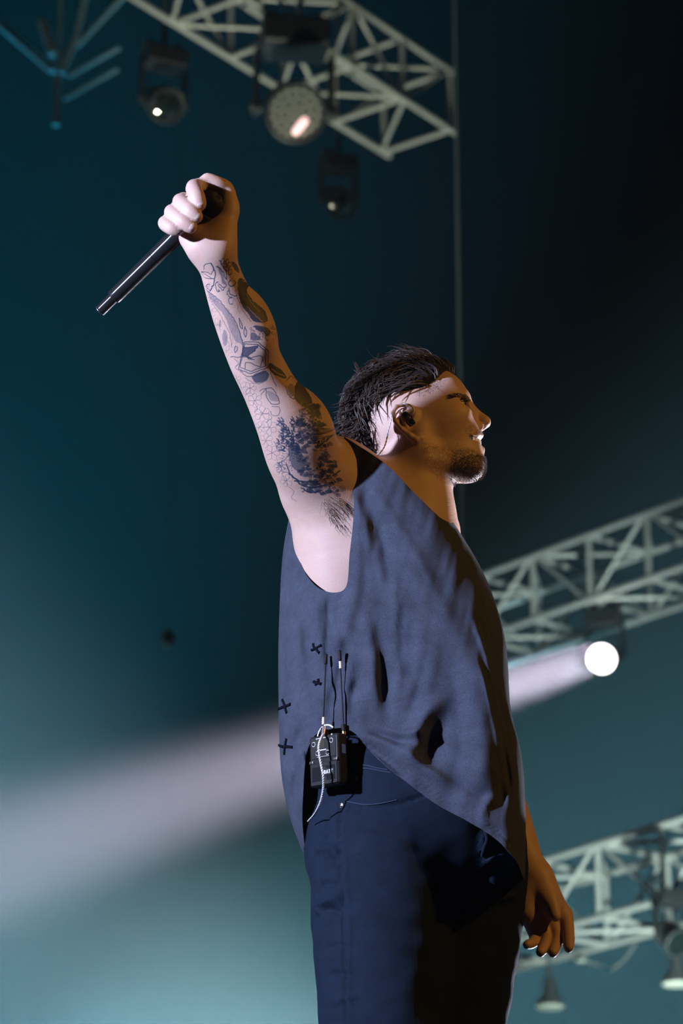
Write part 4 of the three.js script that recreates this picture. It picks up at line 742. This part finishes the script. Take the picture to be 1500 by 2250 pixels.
function nail(name, chain_, out, half) {                 // a thin plate that wraps the back of the last joint
  const [b, r] = chain_[chain_.length - 1], [a] = chain_[chain_.length - 2], d = b.clone().sub(a).normalize(), o = out.clone().addScaledVector(d, -out.dot(d)).normalize(), s = d.clone().cross(o);
  const n = 12, pos = [], uvs = [], idx = [];
  for (let j = 0; j <= n; j++) for (let i = 0; i <= n; i++) {
    let x = i / n * 2 - 1, y = j / n * 2 - 1; const k = Math.max(Math.abs(x), Math.abs(y)) / (Math.abs(x) ** 3.2 + Math.abs(y) ** 3.2 || 1) ** (1 / 3.2); x *= k; y *= k;
    const t = r * (0.62 * y - 0.02), rad = (t > 0 ? Math.sqrt(r * r - t * t) : r) + 0.0005, p = b.clone().addScaledVector(d, t).addScaledVector(o, rad * Math.cos(x * half)).addScaledVector(s, rad * Math.sin(x * half));
    pos.push(p.x, p.y, p.z); uvs.push(x, y);
  }
  for (let j = 0; j < n; j++) for (let i = 0; i < n; i++) { const q = j * (n + 1) + i; idx.push(q, q + n + 1, q + 1, q + 1, q + n + 1, q + n + 2); }
  const A = V(...pos.slice(0, 3)), B = V(...pos.slice(3, 6)), D = V(...pos.slice((n + 1) * 3, (n + 1) * 3 + 3)); if (D.sub(A).cross(B.sub(A)).dot(o) < 0) for (let t = 0; t < idx.length; t += 3) [idx[t + 1], idx[t + 2]] = [idx[t + 2], idx[t + 1]];
  mesh(name, sheet(pos, uvs, idx, 0.0008), nailMat, singer);
}
FINGERS.forEach(([, f], i) => nail('fingernail', f, V(0.0, -0.15, 1), 0.62));
nail('thumbnail', THUMB, V(-0.2, 1, -0.5), 0.65);
LFINGERS.forEach(([, f], i) => nail('fingernail', f, V(0.2, -0.8, -0.5), 0.65));
nail('thumbnail', LTHUMB, V(0.9, 0.1, -0.3), 0.7);
// ---------------------------------------------------------------- microphone
{ const d = MIC_B.clone().sub(MIC_A), L = d.length(); d.normalize();
  const g = thing('wireless_microphone', 'black wireless hand microphone in the raised fist', 'microphone', MIC_A); g.quaternion.setFromUnitVectors(V(0, 1, 0), d);
  const black = mat(C(0.010, 0.010, 0.012), 0.7, { clearcoat: 0.20, clearcoatRoughness: 0.18, specularIntensity: 0.12 }), matt = mat(C(0.02, 0.02, 0.022), 0.5);
  mesh('antenna_end', lathe([[0.0001, -0.004], [0.0085, -0.004], [0.0098, -0.0025], [0.0100, 0.0], [0.0100, 0.030], [0.0102, 0.031]], 40), black, g);
  mesh('end_ring', lathe([[0.0085, -0.0044], [0.0100, -0.0036], [0.0100, -0.0028]], 40), mat(C(0.5, 0.5, 0.5), 0.3, { metalness: 1 }), g);
  mesh('handle', lathe([[0.0100, 0.029], [0.0124, 0.0295], [0.0130, 0.031], [0.0132, 0.040], [0.0136, 0.128]], 48), black, g);
  mesh('upper_handle', lathe([[0.0134, 0.1285], [0.0137, 0.129], [0.0142, 0.170], [0.0158, 0.190], [0.0175, L - 0.040]], 48), black, g);
  mesh('collar', lathe([[0.0175, L - 0.040], [0.0225, L - 0.030], [0.0238, L - 0.022], [0.0238, L - 0.018], [0.022, L - 0.016]], 48), matt, g);
  const ball = []; for (let i = 0; i <= 20; i++) { const a = -0.45 + (Math.PI / 2 + 0.45) * i / 20; ball.push([Math.max(0.0001, 0.0236 * Math.cos(a)), L - 0.006 + 0.0240 * Math.sin(a)]); }
  const grille = mesh('grille', lathe(ball, 40), mat(C(0.003, 0.003, 0.003), 0.9, { specularIntensity: 0.1 }), g), wires = [];
  for (let i = 0; i < 40; i++) for (const s of [1, -1]) { const pts = []; for (let k = 0; k <= 10; k++) { const t = k / 10, a = -0.45 + 1.95 * t, b = i / 40 * 2 * Math.PI + s * t * 1.1; pts.push(V(0.0241 * Math.cos(a) * Math.cos(b), L - 0.006 + 0.0245 * Math.sin(a), 0.0241 * Math.cos(a) * Math.sin(b))); } wires.push(tubeOn(pts, 0.00055, 12, 4)); }
  mesh('wire_mesh', mergeGeometries(wires), mat(C(0.03, 0.03, 0.033), 0.4, { metalness: 0.5 }), grille).userData.kind = 'stuff';
}
// ---------------------------------------------------------------- in-ear monitor with its lead
{ const c = P(895, 919, 0.084), g = thing('in_ear_monitor', 'black moulded earphone sitting in the singer\'s ear', 'earphone', c);
  const q = new Field(); q.add([ell(V(0, 0, 0), 0.0105, 0.0082, 0.0055, V(0.80, -0.6, 0), V(0.6, 0.8, 0)), ell(V(-0.004, 0.006, 0.0), 0.007, 0.007, 0.0055), ell(V(0.007, -0.008, 0.0), 0.007, 0.0055, 0.005)], 0.004, 0);
  mesh('shell', polygonise(q, V(-0.02, -0.022, -0.012), V(0.022, 0.02, 0.012), 0.0012), mat(C(0.012, 0.013, 0.016), 0.12, { clearcoat: 1 }), g);
  mesh('faceplate', new THREE.SphereGeometry(1, 20, 12).scale(0.0046, 0.0040, 0.0026).translate(0.001, -0.001, 0.0046), mat(C(0.16, 0.13, 0.09), 0.2, { metalness: 0.6 }), g);
  mesh('ear_hook', tubeOn([[905, 912, 0.087], [909, 903, 0.090], [905, 893, 0.091], [896, 888, 0.090], [885, 887, 0.087]].map((p) => P(...p).sub(c)), 0.0015, 24, 8), mat(C(0.75, 0.75, 0.78), 0.2), g);
  const lead = [[885, 887, 0.087], [868, 893, 0.083], [861, 908, 0.076], [858, 926, 0.073], [853, 945, 0.074], [850, 962, 0.076], [845, 980, 0.082], [836, 994, 0.095], [826, 1006, 0.108]].map((p) => P(...p).sub(c)), lm = mat(C(0.62, 0.62, 0.66), 0.3);
  const tw = new THREE.CatmullRomCurve3(lead), strands = [0, Math.PI].map((ph) => { const pts = []; for (let i = 0; i <= 90; i++) { const t = i / 90, p = tw.getPoint(t), a = ph + t * 60; pts.push(p.add(V(Math.cos(a) * 0.0006, 0, Math.sin(a) * 0.0006))); } return tubeOn(pts, 0.0008, 180, 6); });
  mesh('twisted_lead', mergeGeometries(strands), lm, g);
}
// ---------------------------------------------------------------- belt pack
const packTurn = -0.75;
const clothZ = (u, v) => onCloth(u, v, shirtPts, shirtGeo, 0)[0].z;
const packZ = onJeans(722, 1690, 0)[0].z + 0.043;
{ const o = P(722, 1672, packZ), g = thing('belt_pack_receiver', 'black belt pack receiver with two whip antennas clipped to the jeans', 'receiver', o); g.rotation.set(0.10, packTurn, -0.05, 'YXZ');
  const shell = mat(C(0.012, 0.012, 0.013), 0.45, { specularIntensity: 0.4 }), face = mat(C(0.018, 0.0185, 0.02), 0.55, { specularIntensity: 0.3 }), chrome = mat(C(0.6, 0.6, 0.62), 0.22, { metalness: 1 }), brass = mat(C(0.75, 0.50, 0.15), 0.3, { metalness: 1 }), white = mat(C(0.75, 0.75, 0.78), 0.5), rubber = mat(C(0.006, 0.006, 0.008), 0.6, { specularIntensity: 0.4 });
  const w = 0.066, h = 0.086, d = 0.024, F = d / 2;
  mesh('case', box(w, h, d, 0, 0, 0, 0.005), shell, g);
  const upper = mesh('control_panel', box(w - 0.010, 0.036, 0.002, 0, 0.022, F, 0.001), face, g), door = mesh('battery_door', box(w - 0.006, 0.037, 0.003, 0, -0.022, F, 0.0012), face, g);
  mesh('display', box(0.020, 0.0155, 0.001, -0.006, 0.028, F + 0.0010, 0.0004), mat(C(0.05, 0.052, 0.035), 0.1, { clearcoat: 1 }), upper);
  for (const [x, y] of [[0.019, 0.031], [-0.021, 0.029], [0.010, 0.012], [-0.013, 0.013]]) { const b = mesh('button', new THREE.CylinderGeometry(0.0030, 0.0032, 0.002, 20).rotateX(Math.PI / 2).translate(x, y, F + 0.0012), rubber, upper); mesh('button_ring', new THREE.TorusGeometry(0.0036, 0.00045, 8, 24).translate(x, y, F + 0.0011), white, b); }
  // printed legends on panel and door
  const label = (name, wpx, hpx, draw, wm, hm, x, y, z, parent) => { const c = document.createElement('canvas'); c.width = wpx; c.height = hpx; const k = c.getContext('2d'); k.fillStyle = 'rgb(36,37,39)'; k.fillRect(0, 0, wpx, hpx); draw(k); const t = new THREE.CanvasTexture(c); t.colorSpace = THREE.SRGBColorSpace; t.magFilter = THREE.LinearFilter; mesh(name, new THREE.PlaneGeometry(wm, hm).translate(x, y, z), mat(C(1, 1, 1), 0.6, { map: t, specularIntensity: 0.3 }), parent); };
  label('printed_legend', 256, 32, (k) => { k.fillStyle = '#cfd0d6'; for (let i = 0; i < 9; i++) k.fillRect(14 + i * 24, 8, 16, 16); }, 0.030, 0.0032, -0.002, 0.0375, F + 0.0012, upper);
  label('printed_legend', 256, 32, (k) => { k.fillStyle = '#cfd0d6'; k.fillRect(10, 6, 236, 20); }, 0.022, 0.0026, -0.003, 0.0175, F + 0.0012, upper);
  label('printed_legend', 256, 32, (k) => { k.fillStyle = '#b9bac0'; k.fillRect(6, 12, 244, 8); }, 0.030, 0.0024, 0.0, 0.0065, F + 0.0012, upper);
  label('battery_legend', 256, 96, (k) => { k.fillStyle = '#d6d7dd'; k.font = 'bold 84px sans-serif'; k.textAlign = 'center'; k.textBaseline = 'middle'; k.fillText('BATT', 128, 52); }, 0.0270, 0.0100, 0.011, -0.020, F + 0.0024, door);
  for (const s of [-1, 1]) { const v = mesh('vent_panel', box(0.020, 0.024, 0.0012, s * 0.016, -0.022, F + 0.0013, 0.0005), mat(C(0.009, 0.009, 0.011), 0.8, { specularIntensity: 0.2 }), door); v.userData.label = 'dark ribbed panel'; mesh('latch', box(0.009, 0.005, 0.003, s * 0.027, -0.001, F + 0.0008, 0.001), chrome, door); }
  mesh('panel_lip', tubeOn([[-0.030, -0.004], [-0.018, -0.004], [-0.010, -0.009], [0.010, -0.009], [0.018, -0.003], [0.031, -0.003]].map(([x, y]) => V(x, y, F + 0.001)), 0.0009, 40, 6), shell, g);
  mesh('status_lamp', new THREE.SphereGeometry(0.0016, 12, 8).translate(0.021, 0.0405, F + 0.001), white, g);
  const top = h / 2;
  mesh('volume_knob', lathe([[0.0001, 0.010], [0.0045, 0.010], [0.0052, 0.009], [0.0052, 0.0]], 24).translate(-0.004, top, 0.001), rubber, g);
  mesh('wire_guard', tubeOn([[-0.018, 0], [-0.012, 0.010], [-0.002, 0.016], [0.010, 0.015], [0.018, 0.010]].map(([x, y]) => V(x, top + y, 0.006)), 0.0014, 24, 8), white, g);
  mesh('belt_clip', box(0.022, 0.052, 0.0025, 0, 0.004, -F - 0.006, 0.001), chrome, g); mesh('side_latch', box(0.002, 0.016, 0.010, w / 2, 0.016, -0.001, 0.0008), chrome, g);
  const inv = g.matrix.compose(g.position, g.quaternion, g.scale).clone().invert(), loc = (u, v, z) => P(u, v, z).applyMatrix4(inv);
  for (const [a, b, sleeveAt, brassy] of [[[709, 1612, packZ + 0.010], [716, 1440, Math.max(packZ, clothZ(716, 1440) + 0.010)], 0.16, false], [[755, 1604, packZ + 0.012], [746, 1432, Math.max(packZ, clothZ(746, 1432) + 0.010)], 0.83, true]]) {
    const A = loc(...a), B = loc(...b), at = (t) => A.clone().lerp(B, t);
    const n = mesh('antenna', tubeOn([A, at(0.5), B], 0.0012, 12, 8), rubber, g); const tip = new THREE.CapsuleGeometry(0.0028, 0.014, 6, 14), m = mesh('antenna_tip', tip, rubber, n); m.position.copy(at(0.95)); m.quaternion.setFromUnitVectors(V(0, 1, 0), B.clone().sub(A).normalize());
    rod('antenna_sleeve', at(sleeveAt - 0.045), at(sleeveAt + 0.045), 0.0022, white, n); rod('antenna_socket', at(-0.02), at(0.07), 0.0040, rubber, n); rod('antenna_plug', at(-0.07), at(0.01), 0.0036, brassy ? brass : chrome, n);
  }
}
{ // braided lead from the pack, hanging in front of it and under the top
  const pts = [[712, 1612, 0.018], [706, 1620, 0.030], [700, 1640, 0.034], [702, 1662, 0.033], [706, 1684, 0.032], [710, 1706, 0.030], [710, 1732, 0.016], [705, 1758, 0.002], [694, 1784, -0.020], [677, 1805, -0.055]].map(([u, v, d]) => P(u, v, packZ + d)), o = pts[0].clone(), c = new THREE.CatmullRomCurve3(pts.map((p) => p.clone().sub(o)));
  const g = thing('earphone_lead', 'silver braided lead hanging in front of the belt pack', 'cable', o), m = mat(C(0.66, 0.66, 0.70), 0.3), plug = mat(C(0.5, 0.4, 0.38), 0.3, { metalness: 0.7 });
  for (let s = 0; s < 3; s++) { const q = []; for (let i = 0; i <= 150; i++) { const t = i / 150, a = s * 2.094 + t * 95; q.push(c.getPointAt(t).add(V(Math.cos(a) * 0.0011, Math.sin(a) * 0.0004, Math.sin(a) * 0.0011))); } mesh('braid_strand', tubeOn(q, 0.00095, 300, 6), m, g); }
  rod('plug', V(-0.002, -0.004, 0), V(0, 0.012, -0.004), 0.0034, plug, g);
}
// ---------------------------------------------------------------- lamps of the rig
const caseBlack = mat(C(0.022, 0.026, 0.028), 0.38), caseGrey = mat(C(0.05, 0.06, 0.062), 0.45), lensGlass = mat(C(0.010, 0.020, 0.020), 0.03, { ior: 2.3, clearcoat: 1, clearcoatRoughness: 0.02 });
function orient(o, dir, upHint = V(0, 1, 0)) { const y = dir.clone().normalize(), x = upHint.clone().cross(y).normalize(), z = x.clone().cross(y); o.quaternion.setFromRotationMatrix(new THREE.Matrix4().makeBasis(x, y, z)); }
// hanging moving head: base box, fork, head shell pointing along dir, front of the given kind
function movingHead(label, at, dir, R, kind, dropTo, group = 'hanging moving heads') {
  const g = thing('moving_head_lamp', label, 'lamp', at, group), d = dir.clone().normalize(), side = V(0, 1, 0).cross(d).normalize();
  const L = R * 2.7, head = new THREE.Group(); head.name = 'head'; g.add(head); orient(head, d);
  mesh('shell', lathe([[0.0001, -L * 0.62], [R * 0.52, -L * 0.60], [R * 0.78, -L * 0.45], [R * 0.98, -L * 0.05], [R * 1.08, L * 0.18], [R * 1.10, L * 0.30], [R * 1.0, L * 0.33], [R * 0.94, L * 0.31], [R * 0.93, L * 0.27]], 36), caseBlack, head);
  for (let i = 0; i < 4; i++) mesh('cooling_rib', new THREE.TorusGeometry(R * (0.70 + 0.075 * i), R * 0.03, 6, 28).rotateX(Math.PI / 2).translate(0, -L * (0.47 - 0.10 * i), 0), caseGrey, head);
  if (kind === 'lens') { const p = []; for (let i = 0; i <= 12; i++) { const a = i / 12 * 0.5, k = R * 0.93 / Math.sin(0.5); p.push([Math.max(0.0001, k * Math.sin(a)), L * 0.27 + k * (Math.cos(a) - Math.cos(0.5))]); } mesh('front_lens', lathe(p.reverse(), 36), lensGlass, head); mesh('lens_ring', new THREE.TorusGeometry(R * 0.98, R * 0.07, 8, 36).rotateX(Math.PI / 2).translate(0, L * 0.31, 0), caseGrey, head); }
  if (kind === 'glare') { const p = []; for (let i = 0; i <= 14; i++) { const a = i / 14 * Math.PI / 2; p.push([Math.max(0.0001, R * Math.sin(a)), L * 0.27 + R * 0.95 * Math.cos(a)]); } mesh('glowing_lens', lathe(p.reverse(), 36), mat(C(1, 1, 1), 0.4, { emissive: C(1, 0.95, 0.96), emissiveIntensity: 7 }), head); }
  if (kind === 'cells') {
    mesh('front_plate', new THREE.CylinderGeometry(R * 0.93, R * 0.93, 0.008, 36).translate(0, L * 0.27, 0), caseGrey, head);
    const cell = new THREE.SphereGeometry(R * 0.088, 14, 8, 0, Math.PI * 2, 0, Math.PI / 2), pale = mat(C(0.42, 0.44, 0.36), 0.18, { clearcoat: 1 }), hot = mat(C(1, 0.8, 0.8), 0.4, { emissive: C(1, 0.55, 0.56), emissiveIntensity: 1.5 });
    [[1, 0], [6, 0.27], [12, 0.53], [18, 0.79]].forEach(([n, q]) => { for (let i = 0; i < n; i++) { const a = i / n * 2 * Math.PI + q, m = mesh('led_lens', cell, pale, head); m.position.set(R * q * Math.cos(a), L * 0.275, R * q * Math.sin(a)); } });
    const gl = mesh('lit_led_strip', new THREE.CapsuleGeometry(R * 0.13, R * 0.46, 6, 16), hot, head); gl.userData.label = 'glowing pink led strip'; gl.rotation.set(Math.PI / 2, 0, 0.62); gl.position.set(R * 0.18, L * 0.30, R * 0.45);
    const pl = new THREE.PointLight(new THREE.Color(1, 0.55, 0.56), 0.015); pl.name = 'led_glow'; pl.position.set(0, 0, 0); pl.castShadow = true; gl.add(pl);
  }
  for (const s of [-1, 1]) { const a = side.clone().multiplyScalar(s * R * 1.32); const arm = mesh('fork_arm', box(R * 0.20, R * 2.5, R * 0.55, 0, R * 0.95, 0, R * 0.08), caseBlack, g); arm.position.copy(a); arm.rotation.y = Math.atan2(-side.z, side.x); mesh('pivot', new THREE.CylinderGeometry(R * 0.2, R * 0.2, R * 0.35, 16).rotateZ(Math.PI / 2), caseGrey, arm); }
  const base = mesh('base_box', box(R * 2.4, R * 1.1, R * 1.7, 0, R * 2.75, 0, R * 0.15), caseBlack, g); base.rotation.y = Math.atan2(-side.z, side.x);
  if (dropTo) rod('drop_pipe', V(0, R * 3.3, 0), V(0, dropTo - at.y, 0), 0.017, caseGrey, g);
  for (const s of [-1, 1]) mesh('clamp', new THREE.TorusGeometry(0.03, 0.010, 8, 18).translate(s * R * 0.9, R * 3.55, 0), caseGrey, base);
  return g;
}
movingHead('dark moving head with a round glass lens, left under the upper truss', P(358, 226, -11.0), V(0.36, -0.60, 0.72), 0.104, 'lens', 17.8);
movingHead('wash lamp with a ring face of small lenses and one pink glow', Q(645, 240, 7.36), V(0.12, -0.60, 0.80), 0.158, 'cells');
movingHead('dim moving head with a glass lens hanging lowest over the singer', P(742, 442, -13.0), V(0.36, -0.58, 0.73), 0.095, 'lens', 17.8);
movingHead('glaring white lamp under the right hand truss', V(1.553, 4.872, -12.04), V(-0.36, -0.39, 0.84), 0.085, 'glare');
movingHead('dark lamp at the right edge below the lowest truss', Q(1478, 2062, 2.80), V(0.35, -0.5, 0.6), 0.075, 'lens');

// downward lamps hanging below the lowest truss, each from one of its bottom chords
const paleDisc = mat(C(0.62, 0.66, 0.55), 0.5);
const chordA = Q(1500, 1965, 3.1), chordD = Q(1270, 2028, 3.1).sub(chordA).normalize(), chordS = level(chordD).negate().multiplyScalar(T_W);
function underChord(u, v, far) {                          // the place below a chord that shows there
  let best = null, bd = 1e9; for (let s = -1; s < 3; s += 0.01) { const p = chordA.clone().addScaledVector(chordD, s).addScaledVector(chordS, far), q = proj(p); if (Math.abs(q[0] - u) < bd) { bd = Math.abs(q[0] - u); best = p; } }
  return P(u, v, best.z);
}
for (const [u, v, far, r, label] of [[1208, 2214, 0, 0.080, 'pale disc lamp hanging lowest, right of the singer\'s leg'], [1487, 2164, 0, 0.080, 'pale disc lamp hanging at the right edge'], [1277, 2112, 1, 0.034, 'small pale disc lamp just below the lowered hand'], [1120, 2128, 1, 0.06, 'pale disc lamp half hidden by the singer\'s leg']]) {
  const at = underChord(u, v, far), g = thing('disc_lamp', label, 'lamp', at, 'disc lamps below the lowest truss'), top = Math.max(0.03, Math.min(0.16, 3.05 - at.y));
  mesh('can', lathe([[r * 0.97, 0.004], [r, 0.012], [r * 0.98, 0.026], [r * 0.45, top * 0.4 + 0.015], [r * 0.42, top], [0.0001, top]], 28), caseGrey, g);
  mesh('pale_front', lathe([[0.0001, -0.004], [r * 0.9, -0.003], [r * 0.98, 0.002], [r * 0.97, 0.008]], 28), paleDisc, g); rod('hanger', V(0, top, 0), V(0, Math.max(top + 0.01, 3.1 - R_CHORD - at.y), 0), 0.012, caseGrey, g);
}
{ const e = underChord(1398, 2070, 1), b = underChord(1285, 2110, 1); tag(mesh('power_cable', tubeOn([b.clone().setY(3.07), b, P(1318, 2122, b.z), P(1350, 2126, e.z), P(1375, 2105, e.z), e, e.clone().setY(3.07)], 0.005, 50, 6), mat(C(0.25, 0.26, 0.24), 0.6)), 'thin loose cable sagging under the lowest truss', 'cable'); }
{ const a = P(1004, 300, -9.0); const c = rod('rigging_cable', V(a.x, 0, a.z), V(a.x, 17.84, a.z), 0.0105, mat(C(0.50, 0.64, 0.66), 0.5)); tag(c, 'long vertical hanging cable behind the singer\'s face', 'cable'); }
{ // dim pipe frame in the upper left corner
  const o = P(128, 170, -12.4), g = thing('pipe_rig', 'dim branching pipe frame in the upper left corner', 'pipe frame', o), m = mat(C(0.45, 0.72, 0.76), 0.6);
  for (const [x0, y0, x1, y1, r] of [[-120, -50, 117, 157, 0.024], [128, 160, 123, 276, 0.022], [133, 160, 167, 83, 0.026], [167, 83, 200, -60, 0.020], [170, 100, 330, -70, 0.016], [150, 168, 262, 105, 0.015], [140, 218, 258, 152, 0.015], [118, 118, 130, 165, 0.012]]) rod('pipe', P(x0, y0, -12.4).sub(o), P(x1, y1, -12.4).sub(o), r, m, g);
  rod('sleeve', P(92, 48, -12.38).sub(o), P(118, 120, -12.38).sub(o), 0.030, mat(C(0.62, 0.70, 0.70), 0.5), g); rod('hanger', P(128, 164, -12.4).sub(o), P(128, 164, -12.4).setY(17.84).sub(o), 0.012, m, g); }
{ const g = thing('round_lamp', 'small dark round lamp lost in the haze at the left', 'lamp', P(370, 1405, -15));
  mesh('housing', lathe([[0.0001, -0.055], [0.03, -0.048], [0.052, -0.018], [0.055, 0.01], [0.045, 0.038], [0.016, 0.055], [0.012, 0.08], [0.0001, 0.082]], 28), caseBlack, g); rod('wire', V(0, 0.08, 0), V(0, 17.84 - g.position.y, 0), 0.0018, caseBlack, g); }

// the show's floor and side lamps, all out of the picture, one round each light
{ const names = { key: ['tall side spotlight left of the stage front', 0.55], amber: ['amber spotlight high right of the stage front', 0.5], rim: ['white floor spotlight behind the singer at the right', 0.3], truss_wash: ['pale green floor wash lamp at stage right', 0.4], roof_wash: ['pale yellow floor wash lamp at mid stage', 0.4], face_rim: ['second white spotlight behind the singer, further right', 0.3], grey_flood: ['grey teal flood lamp low behind the stage, aimed left', 0.4], blue_flood: ['blue teal flood lamp low behind the stage, aimed right', 0.4], teal_flood: ['deep teal flood lamp lowest behind the stage', 0.4] };
  for (const [name, at, to, col, , , , rad] of LAMPS) {
    if (name === 'beam') continue; const key = name.replace(/ /g, '_'), R = rad * 1.15;
    const label = names[key][0];
    const d = V(...to).sub(V(...at)).normalize(), g = thing('stage_lamp', label, 'lamp', V(...at), 'stage lamps'), h = new THREE.Group(); h.name = 'head'; g.add(h); orient(h, d, Math.abs(d.y) > 0.95 ? V(1, 0, 0) : V(0, 1, 0));
    mesh('can', lathe([[0.0001, -R * 2.9], [R * 0.7, -R * 2.8], [R * 1.05, -R * 2.0], [R * 1.12, -R * 0.5], [R * 1.05, -R * 0.45]], 28), caseBlack, h);
    mesh('glowing_lens', new THREE.CylinderGeometry(R * 1.03, R * 1.03, 0.01, 28).translate(0, -R * 0.62, 0), mat(C(1, 1, 1), 0.4, { emissive: C(...col), emissiveIntensity: 3 }), h);
    rod('stand_post', V(0, -R * 0.2, 0).addScaledVector(d, -R * 1.6), V(0, (at[1] > 3 ? 17.8 : at[2] < -12.85 || at[2] > 1.2 || Math.abs(at[0]) > 8 ? -1.88 : 0.02) - at[1], 0).addScaledVector(V(d.x, 0, d.z), -R * 1.6), 0.02, caseBlack, g);
  } }
renderer.render(scene, camera);
